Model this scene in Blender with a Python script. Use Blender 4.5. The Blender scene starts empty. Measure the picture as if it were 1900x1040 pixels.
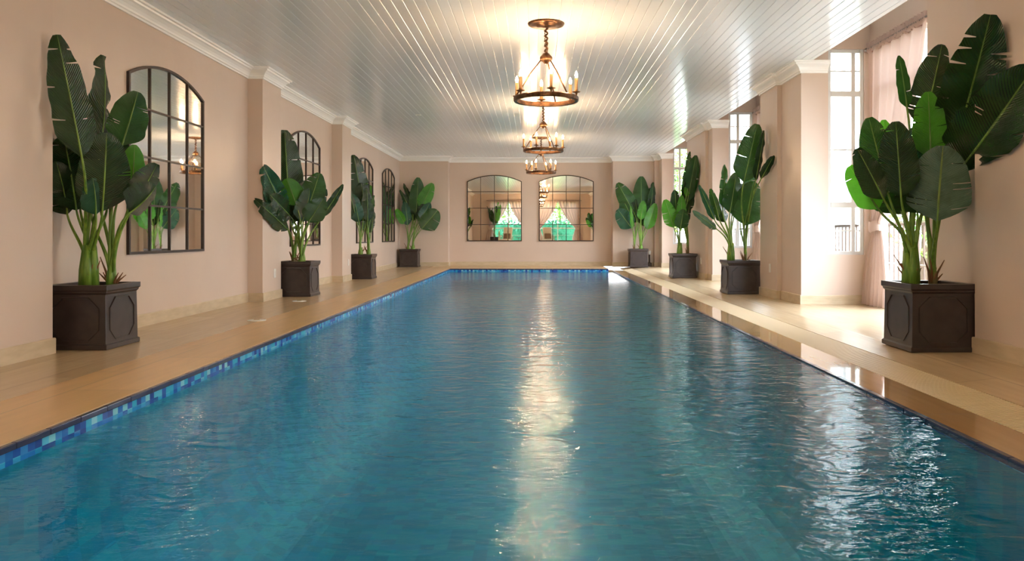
import bpy, math, random
from mathutils import Vector, Matrix
S = bpy.context.scene
COL = S.collection
PI = math.pi
R = math.radians

# ------------------------------------------------------------------ camera, sky, exposure
F = 1440.0                      # focal length in pixels of the 1900 px wide frame
cam_d = bpy.data.cameras.new('camera')
cam = bpy.data.objects.new('camera', cam_d)
COL.objects.link(cam)
cam.location = (0, 0, 0.9)
cam.rotation_euler = (R(90), 0, 0)
cam_d.sensor_width = 36
cam_d.lens = 36 * F / 1900
cam_d.shift_x = -44 / 1900
cam_d.shift_y = -85 / 1900
cam_d.clip_end = 300
S.camera = cam

S.view_settings.view_transform = 'Standard'
S.view_settings.look = 'None'
S.view_settings.gamma = 1
S.view_settings.use_curve_mapping = False
S.view_settings.exposure = 1.98

SKY = 6.0
w = bpy.data.worlds.new('sky')
S.world = w
w.use_nodes = True
nt = w.node_tree
nt.nodes.clear()
out = nt.nodes.new('ShaderNodeOutputWorld')
bg = nt.nodes.new('ShaderNodeBackground')
tc = nt.nodes.new('ShaderNodeTexCoord')
sep = nt.nodes.new('ShaderNodeSeparateXYZ')
rp = nt.nodes.new('ShaderNodeValToRGB')
rp.color_ramp.elements[0].position = 0.0
rp.color_ramp.elements[0].color = (0.95, 0.97, 1.0, 1)
rp.color_ramp.elements[1].position = 1.0
rp.color_ramp.elements[1].color = (0.62, 0.78, 1.0, 1)
nt.links.new(tc.outputs['Generated'], sep.inputs[0])
nt.links.new(sep.outputs['Z'], rp.inputs[0])
nt.links.new(rp.outputs[0], bg.inputs[0])
bg.inputs[1].default_value = SKY
nt.links.new(bg.outputs[0], out.inputs[0])

BULB = 225.0                    # candle bulb emission
DOWN = 0.0

S.cycles.use_denoising = True
S.cycles.max_bounces = 10
S.cycles.diffuse_bounces = 6
S.cycles.glossy_bounces = 5
S.cycles.transmission_bounces = 6
S.cycles.transparent_max_bounces = 12
S.cycles.sample_clamp_indirect = 25
S.cycles.caustics_reflective = True
S.cycles.blur_glossy = 0.5

# ------------------------------------------------------------------ helpers
def P(px, py, Y):
    """the point at depth Y seen at a pixel of the photograph"""
    return Vector(((px - 994) * Y / F, Y, 0.9 - (py - 435) * Y / F))

class MB:
    def __init__(s):
        s.v = []; s.f = []; s.uv = []
    def add(s, vs, fs):
        b = len(s.v)
        s.v += [tuple(v) for v in vs]
        s.f += [tuple(i + b for i in f) for f in fs]
        return s
    def box(s, x0, x1, y0, y1, z0, z1):
        vs = [(x, y, z) for z in (z0, z1) for y in (y0, y1) for x in (x0, x1)]
        return s.add(vs, [(0, 2, 3, 1), (4, 5, 7, 6), (0, 1, 5, 4), (2, 6, 7, 3), (0, 4, 6, 2), (1, 3, 7, 5)])
    def prism(s, pts, z0, z1):
        """vertical prism over a counter-clockwise plan outline"""
        n = len(pts)
        vs = [(x, y, z0) for x, y in pts] + [(x, y, z1) for x, y in pts]
        fs = [tuple(reversed(range(n))), tuple(range(n, 2 * n))]
        fs += [(i, (i + 1) % n, n + (i + 1) % n, n + i) for i in range(n)]
        return s.add(vs, fs)
    def extrude_y(s, pts, y0, y1):
        """prism of an (x, z) outline along y"""
        n = len(pts)
        vs = [(x, y0, z) for x, z in pts] + [(x, y1, z) for x, z in pts]
        fs = [tuple(range(n)), tuple(reversed(range(n, 2 * n)))]
        fs += [(i, n + i, n + (i + 1) % n, (i + 1) % n) for i in range(n)]
        return s.add(vs, fs)
    def tube(s, pts, rad, n=8, cap=True, flat=1.0):
        pts = [Vector(p) for p in pts]
        m = len(pts)
        if not hasattr(rad, '__len__'): rad = [rad] * m
        up = None
        vs = []
        for i, p in enumerate(pts):
            t = (pts[min(i + 1, m - 1)] - pts[max(i - 1, 0)]).normalized()
            if up is None:
                up = Vector((1, 0, 0)) if abs(t.x) < 0.8 else Vector((0, 0, 1))
            a = (up - t * up.dot(t)).normalized()
            up = a
            b = t.cross(a)
            for k in range(n):
                an = 2 * PI * k / n
                vs.append(p + a * math.cos(an) * rad[i] + b * math.sin(an) * rad[i] * flat)
        fs = []
        for i in range(m - 1):
            for k in range(n):
                k2 = (k + 1) % n
                fs.append((i * n + k, i * n + k2, (i + 1) * n + k2, (i + 1) * n + k))
        if cap:
            fs.append(tuple(reversed(range(n))))
            fs.append(tuple(range((m - 1) * n, m * n)))
        return s.add(vs, fs)
    def ring(s, c, Rr, prof, n=48):
        """closed (r, z) profile swept round a vertical axis at radius Rr"""
        m = len(prof); vs = []
        for i in range(n):
            a = 2 * PI * i / n
            for dr, dz in prof:
                vs.append((c[0] + (Rr + dr) * math.cos(a), c[1] + (Rr + dr) * math.sin(a), c[2] + dz))
        fs = [(i * m + k, ((i + 1) % n) * m + k, ((i + 1) % n) * m + (k + 1) % m, i * m + (k + 1) % m)
              for i in range(n) for k in range(m)]
        return s.add(vs, fs)
    def lathe(s, c, prof, n=20):
        m = len(prof); vs = []
        for i in range(n):
            a = 2 * PI * i / n
            for r, z in prof:
                vs.append((c[0] + r * math.cos(a), c[1] + r * math.sin(a), c[2] + z))
        fs = [(i * m + k, ((i + 1) % n) * m + k, ((i + 1) % n) * m + k + 1, i * m + k + 1)
              for i in range(n) for k in range(m - 1)]
        fs.append(tuple(i * m for i in reversed(range(n))))
        fs.append(tuple(i * m + m - 1 for i in range(n)))
        return s.add(vs, fs)
    def sweep(s, path, prof, side=1):
        """(out, z) profile mitred along a plan path; side=1: out is to the left of travel"""
        n = len(path); m = len(prof); vs = []
        for i in range(n):
            p = Vector(path[i])
            d0 = (p - Vector(path[i - 1])).normalized() if i > 0 else None
            d1 = (Vector(path[i + 1]) - p).normalized() if i < n - 1 else None
            if d0 is None: d0 = d1
            if d1 is None: d1 = d0
            n0 = Vector((-d0.y, d0.x)) * side
            n1 = Vector((-d1.y, d1.x)) * side
            mt = n0 + n1
            mt = mt / max(mt.length_squared / 2, 1e-6)
            for o, z in prof:
                q = p + mt * o
                vs.append((q.x, q.y, z))
        fs = [(i * m + k, (i + 1) * m + k, (i + 1) * m + (k + 1) % m, i * m + (k + 1) % m)
              for i in range(n - 1) for k in range(m)]
        fs.append(tuple(reversed(range(m))))
        fs.append(tuple(range((n - 1) * m, n * m)))
        return s.add(vs, fs)
    def build(s, name, mat, parent=None, smooth=False, bevel=0, origin=None):
        me = bpy.data.meshes.new(name)
        v = s.v
        if origin is not None:
            o = Vector(origin)
            v = [tuple(Vector(p) - o) for p in v]
        me.from_pydata(v, [], s.f)
        me.update()
        ob = bpy.data.objects.new(name, me)
        COL.objects.link(ob)
        if mat: me.materials.append(mat)
        if smooth:
            for p in me.polygons: p.use_smooth = True
        import bmesh
        bm = bmesh.new(); bm.from_mesh(me)
        if len(me.polygons) < 60000 and not getattr(s, 'keep', False):
            bmesh.ops.recalc_face_normals(bm, faces=bm.faces)
        bm.to_mesh(me); bm.free()
        if bevel:
            b = ob.modifiers.new('bevel', 'BEVEL'); b.width = bevel; b.segments = 2; b.limit_method = 'ANGLE'
        if origin is not None: ob.location = origin
        if parent is not None:
            ob.parent = parent
            # vertices are given in world coordinates: store them relative to the parent chain
            off = Vector((0, 0, 0)); q = parent
            while q is not None:
                off += q.location; q = q.parent
            me.transform(Matrix.Translation(-off))
        return ob

def tag(o, label, cat, group=None):
    o['label'] = label; o['category'] = cat
    if group: o['group'] = group
    return o
def struct(o):
    o['kind'] = 'structure'
    return o
def empty(name, loc, label, cat, group=None):
    o = bpy.data.objects.new(name, None)
    COL.objects.link(o)
    o.location = loc
    o.empty_display_size = 0.1
    return tag(o, label, cat, group)
def copy_tree(o, parent=None):
    c = o.copy(); COL.objects.link(c)
    if parent is not None: c.parent = parent
    for ch in [x for x in bpy.data.objects if x.parent == o]:
        copy_tree(ch, c)
    return c

# ------------------------------------------------------------------ materials
def mat(name, color=(0.8, 0.8, 0.8), rough=0.5, metal=0.0, spec=0.5):
    m = bpy.data.materials.new(name); m.use_nodes = True
    b = m.node_tree.nodes['Principled BSDF']
    b.inputs['Base Color'].default_value = (*color, 1)
    b.inputs['Roughness'].default_value = rough
    b.inputs['Metallic'].default_value = metal
    b.inputs['Specular IOR Level'].default_value = spec
    return m
def N(m, t): return m.node_tree.nodes.new(t)
def L(m, a, b): m.node_tree.links.new(a, b)
def bsdf(m): return m.node_tree.nodes['Principled BSDF']
def coords(m, scale=(1, 1, 1)):
    t = N(m, 'ShaderNodeTexCoord'); mp = N(m, 'ShaderNodeMapping')
    mp.inputs['Scale'].default_value = scale
    L(m, t.outputs['Object'], mp.inputs[0])
    return mp.outputs[0]
def noise_color(m, c1, c2, scale, detail=3, vec=None, lo=0.35, hi=0.65):
    nz = N(m, 'ShaderNodeTexNoise'); nz.inputs['Scale'].default_value = scale; nz.inputs['Detail'].default_value = detail
    L(m, vec if vec is not None else coords(m), nz.inputs['Vector'])
    r = N(m, 'ShaderNodeValToRGB')
    r.color_ramp.elements[0].position = lo; r.color_ramp.elements[0].color = (*c1, 1)
    r.color_ramp.elements[1].position = hi; r.color_ramp.elements[1].color = (*c2, 1)
    L(m, nz.outputs['Fac'], r.inputs[0])
    return r.outputs[0], nz.outputs['Fac']
def bump(m, h, strength, dist=0.01, target=None):
    b = N(m, 'ShaderNodeBump'); b.inputs['Strength'].default_value = strength; b.inputs['Distance'].default_value = dist
    L(m, h, b.inputs['Height'])
    L(m, b.outputs[0], (target or bsdf(m)).inputs['Normal'])
    return b

M = {}
m = M['wall'] = mat('painted_plaster_wall', (0.60, 0.49, 0.405), 0.33, spec=0.45)
c, f_ = noise_color(m, (0.60, 0.475, 0.39), (0.64, 0.51, 0.42), 0.8)
L(m, c, bsdf(m).inputs['Base Color'])
nz = N(m, 'ShaderNodeTexNoise'); nz.inputs['Scale'].default_value = 5; nz.inputs['Detail'].default_value = 2
L(m, coords(m), nz.inputs['Vector']); bump(m, nz.outputs['Fac'], 0.25, 0.01)

m = M['white'] = mat('white_gloss_paint', (0.90, 0.91, 0.90), 0.3)
m = M['ceil'] = mat('white_satin_boards', (0.82, 0.87, 0.90), 0.17, spec=0.5)
nz = N(m, 'ShaderNodeTexNoise'); nz.inputs['Scale'].default_value = 3; nz.inputs['Detail'].default_value = 2
L(m, coords(m, (1, 0.3, 1)), nz.inputs['Vector']); bump(m, nz.outputs['Fac'], 0.2, 0.01)
M['frame_white'] = mat('white_window_paint', (0.62, 0.63, 0.62), 0.4)
M['plastic'] = mat('white_plastic', (0.75, 0.73, 0.68), 0.35)
M['skirt'] = mat('beige_stone_skirting', (0.55, 0.44, 0.29), 0.35)
c, f_ = noise_color(M['skirt'], (0.52, 0.41, 0.265), (0.60, 0.48, 0.325), 5, vec=coords(M['skirt'], (1, 1, 4)))
L(M['skirt'], c, bsdf(M['skirt']).inputs['Base Color'])

def tile_floor(name, c1, c2, rough, bw, bh, off=(0, 0, 0), grout=(0.36, 0.28, 0.19)):
    m = mat(name, c1, rough)
    t = N(m, 'ShaderNodeTexCoord'); mp = N(m, 'ShaderNodeMapping')
    mp.inputs['Location'].default_value = off
    mp.inputs['Rotation'].default_value = (0, 0, R(90))
    L(m, t.outputs['Object'], mp.inputs[0])
    br = N(m, 'ShaderNodeTexBrick')
    br.offset = 0.5
    br.inputs['Scale'].default_value = 1
    br.inputs['Brick Width'].default_value = bw
    br.inputs['Row Height'].default_value = bh
    br.inputs['Mortar Size'].default_value = 0.003
    br.inputs['Mortar Smooth'].default_value = 0.1
    br.inputs['Bias'].default_value = -0.2
    br.inputs['Color1'].default_value = (*c1, 1); br.inputs['Color2'].default_value = (*c2, 1)
    br.inputs['Mortar'].default_value = (*grout, 1)
    L(m, mp.outputs[0], br.inputs['Vector'])
    vec = coords(m, (9, 0.8, 1))
    nz = N(m, 'ShaderNodeTexNoise'); nz.inputs['Scale'].default_value = 2.0; nz.inputs['Detail'].default_value = 5
    L(m, vec, nz.inputs['Vector'])
    mx = N(m, 'ShaderNodeMixRGB'); mx.blend_type = 'MULTIPLY'; mx.inputs[0].default_value = 0.35
    r = N(m, 'ShaderNodeValToRGB')
    r.color_ramp.elements[0].position = 0.3; r.color_ramp.elements[0].color = (0.72, 0.70, 0.66, 1)
    r.color_ramp.elements[1].position = 0.7; r.color_ramp.elements[1].color = (1.1, 1.08, 1.05, 1)
    L(m, nz.outputs['Fac'], r.inputs[0])
    L(m, br.outputs['Color'], mx.inputs[1]); L(m, r.outputs[0], mx.inputs[2])
    L(m, mx.outputs[0], bsdf(m).inputs['Base Color'])
    return m
M['floor'] = tile_floor('beige_plank_tile', (0.52, 0.385, 0.235), (0.58, 0.435, 0.27), 0.26, 1.2, 0.4, (0.1, 0.29, 0))
M['coping'] = tile_floor('warm_coping_tile', (0.66, 0.44, 0.22), (0.72, 0.485, 0.25), 0.32, 1.2, 0.6, (0.3, 0.29, 0))
M['ledge'] = tile_floor('wet_coping_tile', (0.42, 0.27, 0.13), (0.46, 0.30, 0.15), 0.035, 1.2, 0.9)
M['grate'] = mat('beige_plastic_grate', (0.72, 0.58, 0.38), 0.45)
M['nosing'] = mat('navy_glazed_edge_tile', (0.035, 0.04, 0.09), 0.15)

def mosaic(name, size, cols, rough=0.15):
    m = mat(name, (0.1, 0.3, 0.5), rough)
    t = N(m, 'ShaderNodeTexCoord')
    sc = N(m, 'ShaderNodeVectorMath'); sc.operation = 'SCALE'; sc.inputs['Scale'].default_value = 1 / size
    ad = N(m, 'ShaderNodeVectorMath'); ad.operation = 'ADD'; ad.inputs[1].default_value = (0.5, 0.37, 0.5)
    L(m, t.outputs['Object'], sc.inputs[0]); L(m, sc.outputs[0], ad.inputs[0])
    fl = N(m, 'ShaderNodeVectorMath'); fl.operation = 'FLOOR'; L(m, ad.outputs[0], fl.inputs[0])
    wn = N(m, 'ShaderNodeTexWhiteNoise'); wn.noise_dimensions = '3D'; L(m, fl.outputs[0], wn.inputs['Vector'])
    r = N(m, 'ShaderNodeValToRGB'); r.color_ramp.interpolation = 'CONSTANT'
    el = r.color_ramp.elements
    while len(el) < len(cols): el.new(0.5)
    for i, c in enumerate(cols):
        el[i].position = i / len(cols); el[i].color = (*c, 1)
    L(m, wn.outputs['Value'], r.inputs[0])
    L(m, r.outputs[0], bsdf(m).inputs['Base Color'])
    return m
BLUES = [(0.015, 0.06, 0.30), (0.05, 0.33, 0.62), (0.02, 0.16, 0.50), (0.10, 0.50, 0.72), (0.02, 0.10, 0.42),
         (0.22, 0.62, 0.72), (0.04, 0.25, 0.60), (0.03, 0.40, 0.62)]
M['band'] = mosaic('blue_waterline_mosaic', 0.05, BLUES)
M['basin'] = mosaic('deep_blue_mosaic', 0.10, [(0.0, 0.23, 0.30), (0.0, 0.27, 0.34), (0.0, 0.25, 0.36), (0.0, 0.29, 0.35), (0.0, 0.21, 0.30)], 0.4)

# water: fresnel mirror over clear blue-tinted body, rippled
m = M['water'] = bpy.data.materials.new('rippled_pool_water'); m.use_nodes = True
m.node_tree.nodes.clear()
o_ = N(m, 'ShaderNodeOutputMaterial'); mx = N(m, 'ShaderNodeMixShader')
tr = N(m, 'ShaderNodeBsdfTransparent'); tr.inputs[0].default_value = (0.42, 0.86, 1.0, 1)
gl = N(m, 'ShaderNodeBsdfGlossy'); gl.inputs['Roughness'].default_value = 0.03
fr = N(m, 'ShaderNodeFresnel'); fr.inputs['IOR'].default_value = 1.33
def wave_noise(scale, detail, vscale, rough=0.5):
    nz = N(m, 'ShaderNodeTexNoise'); nz.inputs['Scale'].default_value = scale
    nz.inputs['Detail'].default_value = detail; nz.inputs['Roughness'].default_value = rough
    nz.inputs['Distortion'].default_value = 0.6
    L(m, coords(m, vscale), nz.inputs['Vector'])
    return nz.outputs['Fac']
n1 = wave_noise(4.2, 2, (1.0, 1.5, 1))
n2 = wave_noise(22, 3, (0.8, 1.4, 1))
ma = N(m, 'ShaderNodeMath'); ma.operation = 'MULTIPLY_ADD'; ma.inputs[1].default_value = 0.22
L(m, n2, ma.inputs[0]); L(m, n1, ma.inputs[2])
bp = N(m, 'ShaderNodeBump'); bp.inputs['Strength'].default_value = 1.0; bp.inputs['Distance'].default_value = 0.015
L(m, ma.outputs[0], bp.inputs['Height'])
L(m, bp.outputs[0], gl.inputs['Normal']); L(m, bp.outputs[0], fr.inputs['Normal'])
geo = N(m, 'ShaderNodeNewGeometry'); inv = N(m, 'ShaderNodeMath'); inv.operation = 'SUBTRACT'; inv.inputs[0].default_value = 1.0
L(m, geo.outputs['Backfacing'], inv.inputs[1])
mf = N(m, 'ShaderNodeMath'); mf.operation = 'MULTIPLY'
pw = N(m, 'ShaderNodeMath'); pw.operation = 'POWER'; pw.inputs[1].default_value = 1.25; L(m, fr.outputs[0], pw.inputs[0]); L(m, pw.outputs[0], mf.inputs[0]); L(m, inv.outputs[0], mf.inputs[1])
L(m, mf.outputs[0], mx.inputs[0]); L(m, tr.outputs[0], mx.inputs[1]); L(m, gl.outputs[0], mx.inputs[2])
L(m, mx.outputs[0], o_.inputs[0])

m = M['glass'] = bpy.data.materials.new('clear_window_glass'); m.use_nodes = True
m.node_tree.nodes.clear()
o_ = N(m, 'ShaderNodeOutputMaterial'); mx = N(m, 'ShaderNodeMixShader')
tr = N(m, 'ShaderNodeBsdfTransparent'); tr.inputs[0].default_value = (0.97, 0.98, 0.98, 1)
gl = N(m, 'ShaderNodeBsdfGlossy'); gl.inputs['Roughness'].default_value = 0.0
fr = N(m, 'ShaderNodeFresnel'); fr.inputs['IOR'].default_value = 1.4
geo = N(m, 'ShaderNodeNewGeometry'); inv = N(m, 'ShaderNodeMath'); inv.operation = 'SUBTRACT'; inv.inputs[0].default_value = 1.0
L(m, geo.outputs['Backfacing'], inv.inputs[1])
mf = N(m, 'ShaderNodeMath'); mf.operation = 'MULTIPLY'; L(m, fr.outputs[0], mf.inputs[0]); L(m, inv.outputs[0], mf.inputs[1])
L(m, mf.outputs[0], mx.inputs[0]); L(m, tr.outputs[0], mx.inputs[1]); L(m, gl.outputs[0], mx.inputs[2])
L(m, mx.outputs[0], o_.inputs[0])

M['mirror'] = mat('mirror_glass', (0.93, 0.93, 0.90), 0.012, 1.0)
M['mframe'] = mat('dark_bronze_frame', (0.035, 0.022, 0.018), 0.4, 0.3)
M['bronze'] = mat('aged_bronze', (0.15, 0.07, 0.035), 0.38, 0.85)
c, f_ = noise_color(M['bronze'], (0.07, 0.035, 0.02), (0.20, 0.10, 0.045), 22)
L(M['bronze'], c, bsdf(M['bronze']).inputs['Base Color'])
M['candle'] = mat('gilded_candle_sleeve', (0.24, 0.13, 0.055), 0.45, 0.5)
m = M['bulb'] = mat('glowing_candle_bulb', (1, 0.8, 0.5), 0.3)
bsdf(m).inputs['Emission Color'].default_value = (1.0, 0.65, 0.37, 1)
bsdf(m).inputs['Emission Strength'].default_value = BULB

m = M['planter'] = mat('dark_brown_planter', (0.058, 0.040, 0.036), 0.36)
c, f_ = noise_color(m, (0.028, 0.018, 0.016), (0.042, 0.028, 0.025), 9)
L(m, c, bsdf(m).inputs['Base Color'])
M['soil'] = mat('dark_soil', (0.03, 0.02, 0.014), 0.9)
M['stalk'] = mat('green_leaf_stalk', (0.13, 0.26, 0.03), 0.4)
c, f_ = noise_color(M['stalk'], (0.09, 0.20, 0.02), (0.22, 0.36, 0.05), 6, vec=coords(M['stalk'], (6, 6, 1)))
L(M['stalk'], c, bsdf(M['stalk']).inputs['Base Color'])
M['dry'] = mat('dry_brown_sheath', (0.20, 0.09, 0.035), 0.75)
M['bark'] = mat('brown_fibrous_stem', (0.17, 0.13, 0.045), 0.7)

def leaf_mat(name, base, rib, translucent=0.25):
    m = mat(name, base, 0.26, spec=0.6)
    uv = N(m, 'ShaderNodeUVMap'); sp = N(m, 'ShaderNodeSeparateXYZ'); L(m, uv.outputs[0], sp.inputs[0])
    # u: 0..1 across (0.5 midrib), v: 0..1 along
    a = N(m, 'ShaderNodeMath'); a.operation = 'SUBTRACT'; a.inputs[1].default_value = 0.5; L(m, sp.outputs[0], a.inputs[0])
    ab = N(m, 'ShaderNodeMath'); ab.operation = 'ABSOLUTE'; L(m, a.outputs[0], ab.inputs[0])
    k = N(m, 'ShaderNodeMath'); k.operation = 'MULTIPLY'; k.inputs[1].default_value = 0.35; L(m, ab.outputs[0], k.inputs[0])
    d = N(m, 'ShaderNodeMath'); d.operation = 'SUBTRACT'; L(m, sp.outputs[1], d.inputs[0]); L(m, k.outputs[0], d.inputs[1])
    f = N(m, 'ShaderNodeMath'); f.operation = 'MULTIPLY'; f.inputs[1].default_value = 260; L(m, d.outputs[0], f.inputs[0])
    s = N(m, 'ShaderNodeMath'); s.operation = 'SINE'; L(m, f.outputs[0], s.inputs[0])
    nz = N(m, 'ShaderNodeTexNoise'); nz.inputs['Scale'].default_value = 7; nz.inputs['Detail'].default_value = 3
    L(m, coords(m), nz.inputs['Vector'])
    hh = N(m, 'ShaderNodeMath'); hh.operation = 'MULTIPLY_ADD'; hh.inputs[1].default_value = 5.0
    L(m, nz.outputs['Fac'], hh.inputs[0]); L(m, s.outputs[0], hh.inputs[2])
    bp = bump(m, hh.outputs[0], 0.6, 0.0035)
    # colour: faint darker veins, mottling, pale midrib
    r = N(m, 'ShaderNodeValToRGB')
    r.color_ramp.elements[0].position = 0.35; r.color_ramp.elements[0].color = (*[x * 0.78 for x in base], 1)
    r.color_ramp.elements[1].position = 0.65; r.color_ramp.elements[1].color = (*[x * 1.25 for x in base], 1)
    L(m, nz.outputs['Fac'], r.inputs[0])
    mr = N(m, 'ShaderNodeMath'); mr.operation = 'LESS_THAN'; mr.inputs[1].default_value = 0.018; L(m, ab.outputs[0], mr.inputs[0])
    mx = N(m, 'ShaderNodeMixRGB'); mx.inputs[2].default_value = (*rib, 1)
    L(m, mr.outputs[0], mx.inputs[0]); L(m, r.outputs[0], mx.inputs[1])
    L(m, mx.outputs[0], bsdf(m).inputs['Base Color'])
    tl = N(m, 'ShaderNodeBsdfTranslucent'); tl.inputs[0].default_value = (base[0] * 2.2, base[1] * 2.4, base[2] * 1.0, 1)
    ms = N(m, 'ShaderNodeMixShader'); ms.inputs[0].default_value = translucent
    o = [n for n in m.node_tree.nodes if n.type == 'OUTPUT_MATERIAL'][0]
    L(m, bsdf(m).outputs[0], ms.inputs[1]); L(m, tl.outputs[0], ms.inputs[2]); L(m, ms.outputs[0], o.inputs[0])
    return m
LEAF = {
    'd': leaf_mat('dark_green_leaf', (0.013, 0.045, 0.010), (0.13, 0.24, 0.05), 0.12),
    'm': leaf_mat('mid_green_leaf', (0.022, 0.085, 0.015), (0.16, 0.30, 0.06), 0.2),
    'b': leaf_mat('bright_green_leaf', (0.065, 0.25, 0.025), (0.24, 0.42, 0.08), 0.35),
    't': leaf_mat('blue_green_leaf', (0.014, 0.078, 0.036), (0.14, 0.26, 0.07), 0.15),
    'g': leaf_mat('grey_green_leaf', (0.085, 0.15, 0.105), (0.20, 0.26, 0.08), 0.12),
}

def fabric(name, c):
    m = mat(name, c, 0.8, spec=0.2)
    tl = N(m, 'ShaderNodeBsdfTranslucent'); tl.inputs[0].default_value = (*c, 1)
    ms = N(m, 'ShaderNodeMixShader'); ms.inputs[0].default_value = 0.10
    o = [n for n in m.node_tree.nodes if n.type == 'OUTPUT_MATERIAL'][0]
    L(m, bsdf(m).outputs[0], ms.inputs[1]); L(m, tl.outputs[0], ms.inputs[2]); L(m, ms.outputs[0], o.inputs[0])
    return m
M['curtain'] = fabric('blush_taupe_curtain', (0.60, 0.46, 0.40))
M['rod'] = mat('curtain_rod_metal', (0.25, 0.22, 0.2), 0.35, 0.8)
M['facade'] = mat('white_outside_render', (0.50, 0.53, 0.55), 0.7)
M['paving'] = mat('pale_outside_paving', (0.50, 0.46, 0.40), 0.8)
M['lawn'] = mat('lawn', (0.10, 0.22, 0.04), 0.9)
M['rail'] = mat('dark_metal_railing', (0.09, 0.06, 0.045), 0.5, 0.5)
M['foliage'] = mat('garden_leaves', (0.16, 0.36, 0.04), 0.5)
_m = M['foliage']
_c, _f = noise_color(_m, (0.06, 0.22, 0.02), (0.30, 0.50, 0.07), 2.5)
L(_m, _c, bsdf(_m).inputs['Base Color'])
M['hedge'] = mat('hedge_leaves', (0.02, 0.20, 0.11), 0.6)
M['trunkbark'] = mat('tree_bark', (0.12, 0.08, 0.05), 0.8)
M['wicker'] = mat('pale_lounge_frame', (0.55, 0.47, 0.36), 0.6)
M['cushion'] = mat('cream_cushion', (0.66, 0.60, 0.48), 0.85)
M['pillow'] = mat('brown_pillow', (0.22, 0.14, 0.09), 0.85)
M['navy'] = mat('navy_cushion', (0.02, 0.04, 0.16), 0.8)
M['steel'] = mat('polished_brass_rail', (0.75, 0.58, 0.33), 0.15, 1.0)

# ------------------------------------------------------------------ room shell
CZ = 3.13            # ceiling
WL = -3.86           # left wall plane
PL = -3.66           # left pier plane
FYs, FYc = 22.05, 22.5   # far wall: side parts, centre part
XA, XB, XW = 3.35, 3.43, 3.77   # right pier planes and window line
XO = 4.32            # outer wall of the bays
BACK = -2.6
# left wall, as solids standing behind the visible planes
left_path = [(WL, BACK), (WL, 2.0), (PL, 2.0), (PL, 5.88), (WL, 5.88), (WL, 10.40), (PL, 10.40), (PL, 11.15),
             (WL, 11.15), (WL, 14.68), (PL, 14.68), (PL, 15.38), (WL, 15.38), (WL, FYs)]
b = MB()
b.prism([(-4.15, BACK), (-4.15, FYs)] [::-1] + [(WL, FYs)] [:0], 0, 0) if False else None
pts = [(-4.15, FYs)] + [(-4.15, BACK)] + left_path
b = MB()
# split into convex pieces: main slab and the piers standing on it
b.box(-4.15, WL, BACK, FYs + 0.6, -0.02, CZ + 0.05)
wall_left = struct(b.build('wall_left', M['wall']))
for (y0, y1) in ((2.0, 5.88), (10.40, 11.15), (14.68, 15.38)):
    struct(MB().box(WL, PL, y0, y1, -0.02, CZ + 0.02).build('wall_left_pier', M['wall']))
# far wall
struct(MB().box(WL, -2.49, FYs, FYc + 0.3, -0.02, CZ + 0.05).build('wall_far_side', M['wall']))
struct(MB().box(-2.49, 2.19, FYc, FYc + 0.3, -0.02, CZ + 0.05).build('wall_far', M['wall']))
struct(MB().box(2.19, XA, FYs, FYc + 0.3, -0.02, CZ + 0.05).build('wall_far_side', M['wall']))

# right piers (plan outlines, counter-clockwise seen from above)
def pier(outline, name='wall_right_pier', top=3.72):
    return struct(MB().prism(outline, -0.02, top).build(name, M['wall']))
piers = [
    [(XB, 5.92), (XB, 6.80), (XW, 6.80), (XW, BACK), (XA, BACK), (XA, 5.92)],
    [(XB, 10.03), (XW, 10.03), (XW, 11.65), (XA + .02, 11.65), (XA + .02, 10.83), (XB, 10.83)],
    [(XB + .03, 15.20), (XW, 15.20), (XW, 17.45), (XA + .05, 17.45), (XA + .05, 15.55), (XB + .03, 15.55)],
    [(XB + .04, 21.35), (XW, 21.35), (XW, 22.8), (XA, 22.8), (XA, 21.85), (XB + .04, 21.85)],
]
for p in piers: pier(p)
# beam strips closing the pier tops down from the main ceiling to the upstand are the ceiling edge itself

# ceiling boards with V grooves
b = MB()
bw = 0.108
x = WL
top = []
XE = 3.55
pts = []
nb = int((XE - WL) / bw)
for i in range(nb + 1):
    x0 = WL + i * bw; x1 = min(x0 + bw, XE)
    pts += [(x0, CZ + 0.006), (x0 + 0.005, CZ), (x1 - 0.005, CZ), (x1, CZ + 0.006)]
pts = [p for i, p in enumerate(pts) if i == 0 or (Vector(p) - Vector(pts[i - 1])).length > 1e-4]
for (y0, y1) in ((BACK, FYc + .1),):
    n = len(pts)
    vs = [(x, y0, z) for x, z in pts] + [(x, y1, z) for x, z in pts]
    b.add(vs, [(i, i + 1, n + i + 1, n + i) for i in range(n - 1)])
cb = b.build('ceiling', M['ceil']); struct(cb)
# structural slab above and the plaster upstand at the bays
struct(MB().box(-4.15, XE, BACK, FYc + .3, CZ + 0.012, CZ + 0.25).build('ceiling_slab', M['white']))
BAYS = [(6.80, 10.03), (11.65, 15.20), (17.45, 21.35)]
BZ = 3.66
struct(MB().box(XE - 0.06, XE, BACK, FYs, CZ + .25, BZ).build('wall_right_upstand', M['wall']))
for y0, y1 in BAYS:
    struct(MB().box(XE - 0.06, XO + .2, y0 - .15, y1 + .15, BZ, BZ + .12).build('ceiling_bay', M['white']))

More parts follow.
